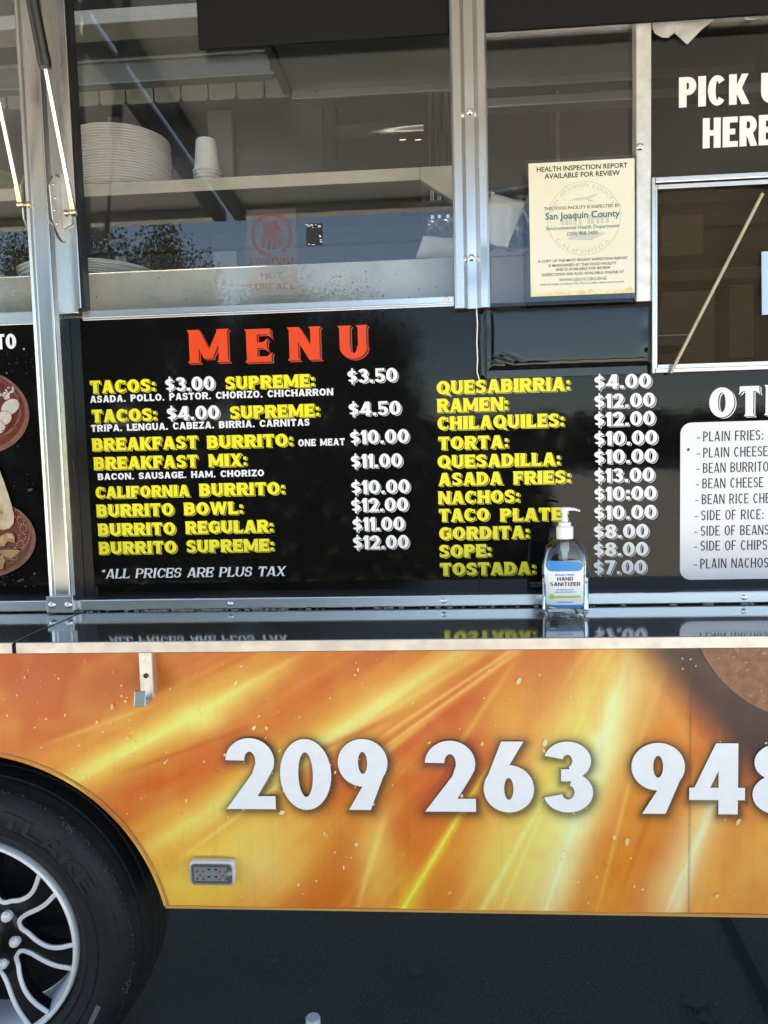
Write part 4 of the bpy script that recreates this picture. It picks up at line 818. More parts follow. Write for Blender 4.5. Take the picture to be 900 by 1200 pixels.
for k_ in range(8):
    t0, t1 = ths[k_], ths[(k_+1) % 8]-(360 if (k_+1) == 8 else 0)
    if k_ == 7: t1 = t0-45
    path = side(t0, -1)+[pol(.098, t0-15), pol(.093, t0-22.5), pol(.098, t1+15)]+side(t1, 1)[::-1]
    mb = MB(); ribbon(path, .0100, .022, .006, mb); part(mb, 'spoke_edge', M['machined'], rim, bevel=.0012)
    a_, b_ = side(t0, 1), side(t0, -1)
    poly = [pol(.05, t0+18), *[pol(.088, t0+21)], *a_[::-1], *b_, pol(.088, t0-21), pol(.05, t0-18)]
    yy = lambda x, z: .030+.030*max(0, min(1, (.236-math.hypot(x, z))/.13))**1.1
    mb = MB(); n_ = len(poly); mb.add([(x, yy(x, z), z) for x, z in poly]+[(x, yy(x, z)+.03, z) for x, z in poly], [[i, n_-1-i, n_-2-i, i+1][::-1] for i in range(n_//2-1)]+[(i, (i+1) % n_, (i+1) % n_+n_, i+n_) for i in range(n_)])
    part(mb, 'spoke', M['wheel_dark'], rim)
for k_ in range(8):
    x, z = pol(.083, ths[k_]); mb = MB(); mb.lathe([(.0125, .056), (.0125, .046), (.0115, .0455), (.0112, .043), (.0085, .0395), (.003, .0385), (.0003, .0383)], (x, 0, z), 'y', 18)
    part(mb, 'lug_nut', M['machined'], wheel, smooth='auto')
mb = MB(); mb.lathe([(.054, .048), (.054, .022), (.050, .012), (.040, .006), (.0005, .004)], (0, 0, 0), 'y', 40); part(mb, 'centre_cap', mat('brushed_cap', (.55, .52, .48), .25, 1.), wheel, smooth='auto')

# ------------------------------------------------------------------ raised hatches and gas struts
HZ = 2.66; HW = 1.62; HD = .13                                  # hinge height, width, drop of the outer edge
def hatch(x0, x1):
    def pt(x, s, dz): return (x, -.03-s*HW, HZ-HD*s+dz)
    mb = MB(); mb.add([pt(x, s, dz) for x in (x0, x1) for s in (0, 1) for dz in (0, .012)], [(0, 1, 3, 2), (4, 6, 7, 5), (0, 4, 5, 1), (2, 3, 7, 6), (0, 2, 6, 4), (1, 5, 7, 3)])
    h_ = part(mb, 'hatch', mat('hatch_underside', (.60, .585, .55), .5, .1, noise=.12, nscale=6))
    for s0, s1, xa, xb, m_ in ((0, 1, x0, x0+.05, 'rail_dark'), (0, 1, x1-.05, x1, 'rail_dark'), (0, .03, x0+.051, x1-.051, 'rail_light'), (.97, 1, x0+.051, x1-.051, 'rail_light')):
        mb = MB(); mb.add([pt(x, s, dz) for x in (xa, xb) for s in (s0, s1) for dz in (-.035, -.001)], [(0, 1, 3, 2), (4, 6, 7, 5), (0, 4, 5, 1), (2, 3, 7, 6), (0, 2, 6, 4), (1, 5, 7, 3)])
        part(mb, 'hatch_rail', M['flat_black'] if m_ == 'rail_dark' else M['alu_dull'], h_)
    return h_
XG = -.845
hatch(XG+.016, 2.35); hatch(-2.6, XG-.022)
def strut(x, u0, v0, y0, flip=1):
    # ball joint on a side plate, polished rod, black cylinder up to the hatch
    b0 = Vector((x, y0, Z(u0, v0, y0))); e = Vector((x-.004*flip, -.27, HZ-HD*.16)); d_ = (e-b0); L_ = d_.length; d_.normalize()
    s_ = bpy.data.objects.new('gas_strut', None); COL.objects.link(s_); s_.parent = truck
    mb = MB(); mb.tube(b0+d_*.030, b0+d_*(L_*.62), .0042, n=18); part(mb, 'rod', M['rod'], s_, smooth='auto')
    c0 = b0+d_*.252
    mb = MB(); mb.tube(c0, c0+d_*.006, .0105, .0115, 24); mb.tube(c0+d_*.0065, c0+d_*.026, .0122, n=24); mb.tube(c0+d_*.0265, e, .0115, n=24); part(mb, 'cylinder', M['black'], s_, smooth='auto')
    mb = MB(); mb.tube(b0+d_*.006, b0+d_*.034, .0062, .0056, 18); part(mb, 'end_fitting', M['brass'], s_, smooth='auto')
    mb = MB(); mb.ball(b0, .0085, 16); mb.tube(b0, b0+Vector((-.020*flip, .004, 0)), .0045, n=14); mb.ball(b0+Vector((-.016*flip, .003, 0)), .0070, 12, (.7, 1, 1)); part(mb, 'ball_joint', M['brass'], s_, smooth='auto')
    return s_
xs_ = X(86, 249, -.06); st1 = strut(xs_, 86, 249, -.06)
xs2 = X(24, 240, -.06); st2 = strut(xs2, 24, 240, -.06, -1)
def mount(x0, flip, parent, px):
    # plate standing out from the pillar side, with four screws
    z0, z1 = Z(px, 278, -.04), Z(px, 203, -.04); mb = MB()
    pts = [(-.004, z1+.0), (-.045, z1-.006), (-.066, z1-.032), (-.060, z0+.030), (-.036, z0+.002), (-.018, z0-.004), (-.004, z0+.008)]
    vs = [(x0+(0 if True else 0), a, b) for a, b in pts]+[(x0+.0028*flip, a, b) for a, b in pts]; n_ = len(pts)
    mb.add(vs, [list(range(n_)), list(range(2*n_-1, n_-1, -1))]+[(i+n_, (i+1) % n_+n_, (i+1) % n_, i) for i in range(n_)]); pl = part(mb, 'strut_plate', M['alu_dull'], parent, bevel=.0008)
    for i in range(4):
        z = z1-.026-(z1-z0-.05)*i/3; mb = MB(); mb.ball((x0+.0035*flip, -.05+.004*(i % 2), z), .0042, 10, (.5, 1, 1)); part(mb, 'plate_screw', M['chrome'], pl, smooth=True)
mount(xa1+.0012, 1, pil, 62); mount(xa0-.0012, -1, pil, 28)
mb = MB(); q0 = (xa1+.006, 0, 0)
mb.prism([(xa1+.004, Z(75, 268, -.02)), (X(84, 266, -.02), Z(84, 262, -.02)), (X(84, 240, -.02), Z(84, 238, -.02)), (X(78, 205, -.02), Z(78, 205, -.02)), (xa1+.004, Z(66, 203, -.02))], -.022, -.0155); part(mb, 'jamb_plate', M['alu_dull'], pil, bevel=.001)
mb = MB()
for i in range(3): mb.flatpx([(45.5, 15.2+5*i), (56.5, 18+5*i), (56.5, 19.2+5*i), (45.5, 16.4+5*i)], -.0068)
part(mb, 'bright_scratch', M['white'], pil)

# ------------------------------------------------------------------ kitchen behind the glass
YW = 1.15
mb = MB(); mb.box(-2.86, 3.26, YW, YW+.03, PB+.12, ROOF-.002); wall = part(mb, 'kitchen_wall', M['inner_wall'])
mb = MB(); mb.box(-2.86, 3.26, .035, 2.15, 2.93, 2.96)
mb = MB()
for x0, x1, y0, y1 in HOLES(-2.86, 3.26, .035, 2.15): mb.box(x0, x1, y0, y1, 2.93, 2.96)
part(mb, 'ceiling', M['inner'])
def seam(u0, u1, v, y, m_, name, z0=1.2, z1=2.7, t=.006):
    mb = MB(); mb.box(X(u0, v, y), X(u1, v, y), y-t, YW-.0005, z0, z1); return part(mb, name, m_, wall, bevel=.002)
seam(245, 273, 160, YW-.02, M['inner'], 'wall_post', t=.012); seam(378.5, 380.5, 170, YW-.004, M['inner_dark'], 'wall_seam', t=.003); seam(394, 396, 170, YW-.004, M['inner_dark'], 'wall_seam', t=.003)
for u0, u1, m_ in ((646, 650, M['inner_dark']), (651, 655, M['inner'])): seam(u0, u1, 150, YW-.02, m_, 'wall_post', t=.012)
zq = Z(450, 146, YW-.03); mb = MB(); n_ = 24; xa_, xb_ = X(384, 140, YW), X(496, 140, YW)
cx2 = np.linspace(X(392, 140, YW), xb_, 25)  # bulge added to the wall to catch a bright streak
mb.add([(x, YW-.0005-.010*float(ss(0, 1, k_/24))*sin(pi*i/n_)**2, zq-.02+.05*i/n_-.014*(1-k_/24)**2) for k_, x in enumerate(cx2) for i in range(n_+1)], [(k_*(n_+1)+i, k_*(n_+1)+i+1, (k_+1)*(n_+1)+i+1, (k_+1)*(n_+1)+i) for k_ in range(24) for i in range(n_)]); part(mb, 'rounded_panel', mat('polished_wall_steel', (.45, .45, .43), .24, .8, noise=.05, nscale=3), wall, smooth=True)
for u in (504.5, 513, 523):
    mb = MB(); mb.tube((X(u, 150, YW-.03), YW-.02, 2.30), (X(u, 150, YW-.03), YW-.02, 2.75), .008, n=20); part(mb, 'wall_pipe', M['chrome'], wall, smooth='auto')
seam(128, 142, 160, YW-.02, M['inner'], 'wall_post', t=.010)
mb = MB(); mb.box(-2.8, 3.2, YW-.005, YW-.0005, PB+.12, Z(300, 262, YW)); part(mb, 'lower_cladding', M['inner_dark'], wall)
for u, v in ((281, 176), (490, 164), (472, 164)):
    mb = MB(); mb.box(X(u, v, YW)-.012, X(u, v, YW)+.012, YW-.008, YW-.001, Z(u, v, YW)-.004, Z(u, v, YW)+.004); part(mb, 'wall_latch', M['chrome'], wall, bevel=.002)
# ceiling rail, shelf lip and grease baffles
y = .62; mb = MB(); mb.box(X(-200, 20, y), X(560, 5, y), y, y+.09, Z(150, 26, y), Z(150, 8, y)); mb.box(X(-200, 20, y), X(560, 5, y), y-.02, y, Z(150, 30, y), Z(150, 24.5, y)); part(mb, 'ceiling_rail', M['cream'], bevel=.003)
y = .92; x1_ = X(317, 75, y); mb = MB(); mb.box(-2.8, x1_, y, y+.12, Z(200, 96, y), Z(200, 68, y)); mb.box(-2.8, x1_, y-.015, y, Z(200, 70, y), Z(200, 66.5, y)); mb.box(-2.8, x1_+.02, y-.025, y, Z(200, 98, y), Z(200, 94.5, y)); hood = part(mb, 'hood_channel', M['inner'], bevel=.002)
y = .95
for i, (a, b_) in enumerate([(-60, -28), (-26, 6), (8, 40), (42, 84), (86, 115), (117, 146), (148, 179), (181, 211), (213, 243), (245, 276), (278, 309), (311, 340)]):
    mb = MB(); mb.prism(rrect(X(a, 110, y), X(b_, 110, y), Z(.5*(a+b_), 124-(a-85)*.045, y), Z(.5*(a+b_), 96-(a-85)*.02, y), .012, 4), y, y+.006); part(mb, 'baffle_tab', M['ticket'], hood)
# overhead cabinet on the right
zc = 2.60; pa, pb = PZ(322, 58, zc), PZ(350, 134, zc)
mb = MB(); mb.box(float(pa[0]), .95, .26, .80, zc, zc+.25); cab = part(mb, 'overhead_cabinet', M['inner'], bevel=.004)
mb = MB(); mb.box(float(pa[0])-.002, .95, .80, .815, zc-.022, zc+.02); mb.box(float(pa[0])-.026, float(pa[0])-.003, .26, .80, zc-.008, zc+.2); part(mb, 'cabinet_lip', M['inner'], cab, bevel=.002)
mb = MB(); cx_ = PZ(371, 107, zc); mb.ball((cx_[0], cx_[1], zc-.003), .007, 10, (1.5, 1, .6)); part(mb, 'cabinet_stud', M['inner_dark'], cab)
# plate shelf
ysf = .24; zt_ = Z(300, 207, ysf); zbm = Z(300, 221, ysf); sxr = X(492, 200, ysf)
mb = MB(); mb.box(-2.8, sxr, ysf, .66, zbm+.012, zt_); shelf = part(mb, 'plate_shelf', M['inner'], bevel=.002)
mb = MB(); mb.box(-2.8, sxr, ysf-.004, ysf-.0003, zbm, zt_+.001); part(mb, 'shelf_lip', M['cream'], shelf, bevel=.0015)
mb = MB(); mb.prism([(sxr+.001, zt_+.001), (X(570, 186, ysf), zt_+.001), (X(570, 260, ysf), Z(570, 262, ysf)), (sxr+.001, zbm)], ysf-.004, ysf+.02); part(mb, 'shelf_bracket', M['cream'], shelf, bevel=.0015)
mb = MB(); mb.box(-2.8, 1.0, .62, .66, zbm-.03, zbm+.0115); part(mb, 'shelf_back_rail', M['inner_dark'], shelf)
mb = MB(); mb.box(X(467, 235, .42), X(560, 235, .42), .42, .50, zbm-.004, zbm+.0115); part(mb, 'shelf_light_frame', M['inner_dark'], shelf, bevel=.004)
# warmer cabinet right behind the sill
yk = .10; zk = Z(300, 311.5, yk)
mb = MB(); mb.box(-2.8, xB[1], yk, .50, 1.25, zk); wm = part(mb, 'warmer_cabinet', M['panel_grey'], bevel=.003)
mb = MB()
for _ in range(46): u, v = rng.choice([rng.uniform(380, 440), rng.uniform(110, 525)]), rng.uniform(318, 352); s_ = rng.uniform(.0006, .0018); mb.flat([(X(u, v, yk)+s_*cos(t_)*rng.uniform(.6, 1.4), Z(u, v, yk)+s_*sin(t_)*rng.uniform(.6, 1.4)) for t_ in np.linspace(0, 2*pi, 8)[:-1]], yk-.0006)
part(mb, 'grease_specks', mat('grease', (.03, .027, .022), .6), wm)
mb = MB(); mb.box(X(360, 290, .8), X(402, 290, .8), .8, .86, 1.3, zbm); part(mb, 'kitchen_post', M['inner_dark'])
mb = MB(); mb.box(xB[1]+.01, xC1+.02, .12, .5, 1.25, Z(600, 402, .12)); part(mb, 'prep_shelf', M['inner'], bevel=.003)
yq = .70; mb = MB(); mb.box(xB[1], 3.2, yq, yq+.06, Z(660, 121, yq), Z(660, 109, yq)); part(mb, 'kitchen_rail', M['inner'], bevel=.004)
yq = .75; mb = MB(); mb.box(xC0, 3.2, yq, yq+.3, Z(830, 328, yq), Z(830, 314, yq)); part(mb, 'kitchen_shelf', M['kbrown'], bevel=.004)
yq = .6; mb = MB(); mb.box(X(774, 260, yq), X(825, 260, yq), yq, yq+.2, Z(790, 300, yq), Z(790, 252, yq)); part(mb, 'kitchen_box', M['kbrown'], bevel=.004)
mb = MB(); mb.box(X(774, 400, yq), X(838, 400, yq), yq, yq+.2, Z(790, 440, yq), Z(790, 342, yq)); part(mb, 'kitchen_box', M['kbrown'], bevel=.004)
yq = .8; mb = MB(); mb.box(X(855, 300, yq), X(885, 300, yq), yq, yq+.2, Z(860, 420, yq), Z(860, 332, yq)); part(mb, 'kitchen_box', M['kbrown'], bevel=.004)

# ------------------------------------------------------------------ things in and on the truck
def plate_mesh(R):
    mb = MB(); k_ = R/.13
    mb.lathe([(.001, 0), (.082, 0), (.086, .002), (.112, .013), (.130, .0145), (.1305, .0170), (.128, .0185), (.110, .0165), (.084, .005), (.001, .0035)], (0, 0, 0), 'z', 72)
    mb.v = [(x*k_, y*k_, z) for x, y, z in mb.v]; return mb
yp = .40
pl0 = plate_mesh(.127).build('foam_plate', M['foam'], None, smooth='auto'); n_pl = 23
pl0.location = (X(141, 185, yp), yp, zt_+.0015)
tag(pl0, 'lowest white foam plate of the tall stack, lying on the upper shelf', 'plate', 'foam plates in the tall stack')
for i in range(1, n_pl):
    o = pl0.copy(); COL.objects.link(o); o.location.z += .0063*i; o.location.x += rng.normal(0, .0013); o.location.y += rng.normal(0, .001); o.rotation_euler.z = rng.uniform(0, 6)
    o['label'] = 'topmost white foam plate of the tall stack on the upper shelf' if i == n_pl-1 else 'white foam plate within the tall stack on the upper shelf'
ypl = .30; pz = zk+.0015
pq0 = plate_mesh(.165).build('foam_plate', M['foam'], None, smooth='auto'); pq0.location = (X(106, 300, ypl), ypl, pz); pq0['category'] = 'plate'; pq0['group'] = 'wide foam plates in the short stack'
pq0['label'] = 'lowest wide foam plate of the short stack below the shelf'
for i in range(1, 6):
    o = pq0.copy(); COL.objects.link(o); o.location.z += .0055*i; o.location.x += rng.normal(0, .002); o['label'] = 'topmost wide foam plate of the short stack below the shelf' if i == 5 else 'wide white foam plate within the short stack below the shelf'
for i in range(4):
    o = pq0.copy(); COL.objects.link(o); o.location = (X(-46, 310, ypl)+rng.normal(0, .002), ypl, pz+.0055*i); o['group'] = 'wide foam plates left of the pillar'
    o['label'] = 'topmost wide foam plate of the stack left of the pillar' if i == 3 else 'lower wide foam plate of the stack left of the pillar'
# nested foam cups, mouth down
mb = MB(); hc = .083; mb.lathe([(.0005, hc-.002), (.023, hc-.002), (.025, hc-.006), (.0315, .0062), (.0350, .0062), (.0362, .0028), (.0352, 0), (.0315, 0), (.031, .004), (.0235, hc-.0075), (.0005, hc-.0075)][::-1], (0, 0, 0), 'z', 40)
cp0 = mb.build('foam_cup', M['foam'], None, smooth='auto'); ycp = .36
cp0.location = (X(242.5, 190, ycp), ycp, zt_+.0015); cp0['category'] = 'cup'; cp0['group'] = 'nested foam cups'; cp0['label'] = 'lowest upturned foam cup of the small nest on the shelf'
for i in range(1, 7):
    o = cp0.copy(); COL.objects.link(o); o.location.z += .0092*i; o.location.x += rng.normal(0, .0005); o['label'] = 'topmost upturned foam cup of the small nest on the shelf' if i == 6 else 'upturned foam cup within the small nest on the shelf'
# green tub left
yq = .45; gt = MB(); gt.lathe([(.001, 0), (.10, 0), (.105, .004), (.105, .085), (.112, .087), (.112, .098), (.105, .10), (.001, .101)], (X(-18, 200, yq), yq, zt_+.001), 'z', 48)
tag(gt.build('plastic_tub', M['green'], None, smooth='auto'), 'olive green plastic tub on the shelf left of the pillar', 'tub')
# health notice
yn = -.0135; nx0, nx1, nz0, nz1 = X(616.5, 270, yn), X(744.8, 270, yn), Z(680, 351.5, yn), Z(680, 185, yn)
tilt = .012
mb = MB(); mb.prism([(nx0+.008, nz0+.010), (nx1-.002, nz0+.010), (nx1-.002, nz1-.006), (nx0+.006, nz1-.006)], yn-.0004, yn); poster = mb.build('inspection_notice', M['poster'])
tag(poster, 'laminated pale yellow health inspection notice taped over the narrow window', 'notice')
mb = MB(); mb.prism(rrect(nx0, nx1+.001, nz0, nz1, .003, 4), yn+.0003, yn+.0010); part(mb, 'lamination', M['lamination'], poster)
def notice(text, u0, u1, base, col_, off=0., y=None):
    y = yn-.0006 if y is None else y
    p, q_ = P(u0, base, y), P(u1, base, y); cu = bpy.data.curves.new('t', 'FONT'); cu.body = text; cu.size = 1; cu.offset = off; cu.resolution_u = 2
    o = bpy.data.objects.new('t', cu); COL.objects.link(o); bpy.context.view_layer.update()
    m_ = bpy.data.meshes.new_from_object(o.evaluated_get(bpy.context.evaluated_depsgraph_get())); bpy.data.objects.remove(o); bpy.data.curves.remove(cu)
    xs_ = [v.co.x for v in m_.vertices]; k_ = (q_[0]-p[0])/(max(xs_)-min(xs_)); x0_ = min(xs_)
    r = ([(p[0]+(v.co.x-x0_)*k_, y, p[2]+v.co.y*k_) for v in m_.vertices], [list(f_.vertices) for f_ in m_.polygons]); bpy.data.meshes.remove(m_); return r
ink, teal, sl1, sl2 = MB(), MB(), MB(), MB()
for t_, a, b_, base, o_ in (('HEALTH INSPECTION REPORT', 629, 735.5, 201.5, .022), ('AVAILABLE FOR REVIEW', 638, 726.5, 209.5, .022), ('THIS FOOD FACILITY IS INSPECTED BY:', 637.5, 727.5, 246.5, .012), ('A COPY OF THE MOST RECENT INSPECTION REPORT', 630.5, 736, 308, .016), ('IS MAINTAINED AT THIS FOOD FACILITY', 643, 722.5, 313, .016),
    ('AND IS AVAILABLE FOR REVIEW', 651, 715.5, 317.6, .016), ('INSPECTIONS ARE ALSO AVAILABLE ONLINE AT', 635, 731.5, 323.8, .014), ('California Health and Safety Code. This or a similar notice must be posted', 633, 731, 334.8, .008)): ink.add(*notice(t_, a, b_, base, 0, o_))
for t_, a, b_, base, o_ in (('San Joaquin County', 639, 726.5, 257.5, .022), ('Environmental Health Department', 640.5, 725.5, 270, .010), ('(209) 468-3420', 664.5, 700.5, 276, .012), ('WWW.SJGOV.ORG/EHD', 655, 711, 330, .010)): teal.add(*notice(t_, a, b_, base, 0, o_))
sc0 = P(684, 256, yn); sr = X(727, 256, yn)-sc0[0]
def ring(mb, r0, r1, y, n_=90): 
    vs = [(sc0[0]+r*cos(2*pi*i/n_), y, sc0[2]+r*sin(2*pi*i/n_)) for r in (r0, r1) for i in range(n_)]; mb.add(vs, [(i, (i+1) % n_, (i+1) % n_+n_, i+n_) for i in range(n_)])
ring(sl2, sr*.988, sr, yn-.00045); 
for i in range(84): a = 2*pi*i/84; c = (sc0[0]+sr*.80*cos(a), sc0[2]+sr*.80*sin(a)); sl2.flat([(c[0]+.0006*cos(t_), c[1]+.0006*sin(t_)) for t_ in np.linspace(0, 2*pi, 7)[:-1]], yn-.00045)
def arctext(text, r, a0, a1, cap, flip=False):
    st = STY['sans']; tot = sum(WID[c]+st['sp'] for c in text)-st['sp']; x = 0
    for c in text:
        vs, fs, wd = glyph(c, 'sans', -.035)
        k_ = radians(abs(a1-a0))*r/tot; pts = []
        for vx, vy in vs:
            a = radians(a0)+(1 if flip else -1)*(x+vx)*k_/r; R_ = r-(vy-.5)*cap if flip else r+(vy-.5)*cap; pts.append((sc0[0]+R_*cos(a), yn-.00045, sc0[2]+R_*sin(a)))
        sl2.add(pts, fs); x += wd+st['sp']
arctext('SAN JOAQUIN COUNTY', sr*.90, 168, 12, sr*.105); arctext('CALIFORNIA', sr*.90, 215, 325, sr*.105, True)
R_ = lambda u, v: (sc0[0]+u*sr, sc0[2]+v*sr)
sl1.flat([R_(-.36, .50), R_(-.22, .56), R_(.05, .57), R_(.42, .68), (R_(.30, .58)), R_(.12, .52), R_(-.1, .49)], yn-.00042); sl1.flat([R_(.0, .54), R_(.2, .44), R_(.28, .46), R_(.12, .55)], yn-.00044)
for u, h_ in ((-.62, .2), (-.5, .28), (-.4, .2), (-.28, .34), (-.14, .2), (.1, .26), (.2, .36), (.34, .2), (.46, .3), (.6, .16)): sl1.flat([R_(u, -.16), R_(u+.085, -.16), R_(u+.085, -.16+h_), R_(u, -.16+h_)], yn-.00042)
sl1.flat([R_(-.46, -.55), R_(.2, -.6), R_(.62, -.42), R_(.3, -.36), R_(.1, -.42), R_(-.1, -.32), R_(-.3, -.42)], yn-.00042)
part(sl1, 'seal_picture', M['seal'], poster); part(sl2, 'seal', M['seal2'], poster); part(ink, 'notice_lettering', M['ink'], poster); part(teal, 'county_lettering', M['teal'], poster)
mb = MB(); pts = [(nx0+.009, nz0+.0105), (nx1-.003, nz0+.0105)]+[(nx1-.003-(nx1-nx0-.012)*i/26, nz0+.014+.010*abs(sin(i*1.3)*rng.uniform(.3, 1))) for i in range(27)]; mb.flat(pts, yn-.00048); part(mb, 'yellow_stain', M['stain'], poster)
# faded caution sticker and small label on the glass
yst = YG-.0004; s_ = MB(); s_.flatpx([(289, 246), (347, 244), (348, 345), (290, 347)], yst); stk = tag(s_.build('caution_sticker', M['sticker_film']), 'faded red and clear hot surface caution sticker on the big window', 'sticker')
tx = MB(); yt_ = yst-.0003
for t_, a, b_, base, cap in (('CAUTION', 292, 344, 309, 6), ('HOT', 306, 331, 327, 7), ('SURFACE', 291.5, 346.5, 341, 7.5)): putpx(tx, t_, 'sans', a, b_, base, cap, yt_, g=.02)
c0 = P(318, 275, yt_); r0 = .043
def ringp(mb, c, ra, rb_, y, a0, a1, n_=50):
    for i in range(n_):
        a, b = radians(a0+(a1-a0)*i/n_), radians(a0+(a1-a0)*(i+1)/n_); mb.flat([(c[0]+r*cos(t_), c[2]+r*sin(t_)) for r, t_ in ((ra, a), (rb_, a), (rb_, b), (ra, b))], y)
ringp(tx, c0, .037, .044, yt_, -60, 265)
for i, (a, l) in enumerate(((-.02, .030), (-.008, .036), (.004, .034), (.014, .027))): tx.flat([(c0[0]+a*1.0, c0[2]-.004), (c0[0]+a+.008, c0[2]-.004), (c0[0]+a+.004, c0[2]-.006-l*.7), (c0[0]+a-.003, c0[2]-.006-l*.7)], yt_)
tx.flat([(c0[0]-.018, c0[2]+.026), (c0[0]+.012, c0[2]+.028), (c0[0]+.022, c0[2]+.004), (c0[0]+.004, c0[2]-.002), (c0[0]-.016, c0[2]-.002)], yt_+.0001)
part(tx, 'caution_print', M['sticker_red'], stk)
s_ = MB(); s_.flatpx([(358.5, 262), (378, 261.5), (378, 287), (359, 288)], yst); sk2 = tag(s_.build('small_sticker', M['ink']), 'small torn black and white sticker on the glass under the shelf', 'sticker')
mb = MB()
for _ in range(46):
    u, v = rng.uniform(359.5, 376.5), rng.uniform(263, 287)
    if not (v < 267 or v > 285 or u > 374.5): continue
    a, b = rng.uniform(1.0, 2.2), rng.uniform(.3, .8); mb.flatpx([(u-a, v-b), (u+a*.8, v-b*.7), (u+a, v+b), (u-a*.6, v+b*.8)], yst-.0003)
part(mb, 'sticker_print', M['white'], sk2)
# paper sheet, bag of napkins, cartons, plastic sheet, pale reflection strip, blue sheet
def sheet(pts, y, name, m_, label, cat, dep=.004, thick=.0012, n_=14):
    # pts: four corners in pixels (tl, tr, br, bl) at depth y; a softly buckled sheet
    c = [P(a, b, y) for a, b in pts]; vs = []
    for i in range(n_+1):
        for j in range(n_+1):
            s, t_ = i/n_, j/n_; p = (c[0]*(1-s)+c[1]*s)*(1-t_)+(c[3]*(1-s)+c[2]*s)*t_
            vs.append((p[0], p[1]+dep*(sin(5*s+2*t_+1)*cos(4*t_-s))+dep*.4*sin(11*s-7*t_), p[2]+.0015*sin(9*s)))
    mb = MB(); mb.add(vs, [(i*(n_+1)+j, i*(n_+1)+j+1, (i+1)*(n_+1)+j+1, (i+1)*(n_+1)+j) for i in range(n_) for j in range(n_)])
    o = mb.build(name, m_, None, smooth=True); md = o.modifiers.new('thickness', 'SOLIDIFY'); md.thickness = thick; return tag(o, label, cat)
sheet([(496, 276), (541, 280), (541, 302), (487, 303)], .16, 'paper_sheet', M['paper'], 'crumpled white paper standing beside the pillar under the shelf', 'paper')
sheet([(500, 254), (541, 258), (541, 282), (499, 279)], .19, 'plastic_bag', M['clear_bag'], 'small crumpled clear bag behind the white paper sheet', 'plastic bag', .012)
sheet([(576, 226), (617, 237), (594, 291), (560, 279)], .06, 'napkin_pack', M['paper'], 'folded white napkin pack leaning behind the narrow window', 'napkins', .004, .010)
sheet([(566, 222), (640, 214), (640, 292), (566, 294)], .085, 'plastic_bag', M['clear_bag'], 'clear plastic bag around the white napkins in the narrow window', 'plastic bag', .014)
bx = MB(); bx.box(X(575, 330, .10), X(660, 330, .10), .10, .32, Z(600, 402, .12)+.001, Z(600, 300, .10)); bxo = bx.build('cardboard_carton', M['pink_box'], None, bevel=.003); tag(bxo, 'pinkish cardboard carton below the napkins in the narrow window', 'carton')
fl = MB(); fl.box(X(574.5, 295, .097), X(661, 295, .097), .096, .325, Z(600, 300, .10)+.0005, Z(600, 291, .10)); part(fl, 'lid', M['pink_box'], bxo, bevel=.003)
bx = MB(); bx.box(X(740, 390, .06), X(810, 390, .06), .06, .2, Z(790, 392.5, .06), Z(790, 360, .06)); ct = tag(bx.build('printed_carton', M['carton'], None, bevel=.003), 'dark printed carton behind the service screen, low at its left', 'carton')
mb = MB(); mb.box(X(740, 398, .055), X(811, 398, .055), .055, .2, Z(790, 405, .055), Z(790, 393, .055)); part(mb, 'carton_base', M['inner_dark'], ct, bevel=.002)
mb = MB(); mb.box(X(741, 397, .06), X(809, 397, .06), .053, .0548, Z(790, 393.8, .06), Z(790, 392.4, .06)); part(mb, 'carton_edge', M['cream'], ct)
p0, p1 = P(894, 227, .035), P(787, 436, .008)
mb = MB(); d_ = (p0-p1)/np.linalg.norm(p0-p1); nn = np.array([d_[2], 0, -d_[0]])*.0029  # pale strip built in place of a reflection on the screen
p1 = P(786.5, 437, ys-.011); p0e = P(894.5, 226, ys-.011)
mb.add([p1-nn, p1+nn, p0e+nn, p0e-nn, p1-nn+[0, .006, 0], p1+nn+[0, .006, 0], p0e+nn+[0, .006, 0], p0e-nn+[0, .006, 0]], [(0, 3, 2, 1), (4, 5, 6, 7), (0, 1, 5, 4), (1, 2, 6, 5), (2, 3, 7, 6), (3, 0, 4, 7)])
tag(mb.build('wooden_stick', M['wood'], None, bevel=.001), 'thin pale stick leaning diagonally across the service screen', 'stick')
mb = MB(); mb.flatpx([(892.5, 295), (925, 293), (925, 367), (893, 369)], ys+.0035); b_ = mb.build('blue_sheet', M['blue_paper']); md = b_.modifiers.new('thickness', 'SOLIDIFY'); md.thickness = .0008; tag(b_, 'pale blue sheet of paper taped onto the service screen', 'paper')
# torn plastic sheet hanging at the top of the pick-up window
def hang(outline, y, name, label):
    mb = MB(); top_ = outline[0]; n_ = len(outline); bmx = bmesh.new()
    vs = [Vector(P(a, b, y)) for a, b in outline]; cx_ = sum(vs, Vector())/n_; N_ = 10
    pts = []; 
    for k_ in range(N_+1):
        for v in vs: p = cx_+(v-cx_)*(k_/N_); pts.append((p.x, y+.0028*sin(p.x*130+p.z*60)+.0018*sin(p.x*61-p.z*170), p.z))
    mb.add(pts, [(k_*n_+i, k_*n_+(i+1) % n_, (k_+1)*n_+(i+1) % n_, (k_+1)*n_+i) for k_ in range(N_) for i in range(n_)]); return mb
m = mat('milky_plastic', (.66, .65, .62), .3, alpha=.72, bump=.006, bscale=26)
mb = hang([(764.5, 20), (800, 17), (842, 15), (836, 24), (822, 35), (806, 51), (800, 47), (792, 39), (789, 39), (783, 45), (776, 43), (768, 39), (765, 33)], .0085, '', '')
o = mb.build('plastic_sheet', m, None, smooth=True); tag(o, 'torn milky plastic sheet hanging at the top corner of the pick-up window', 'plastic sheet')
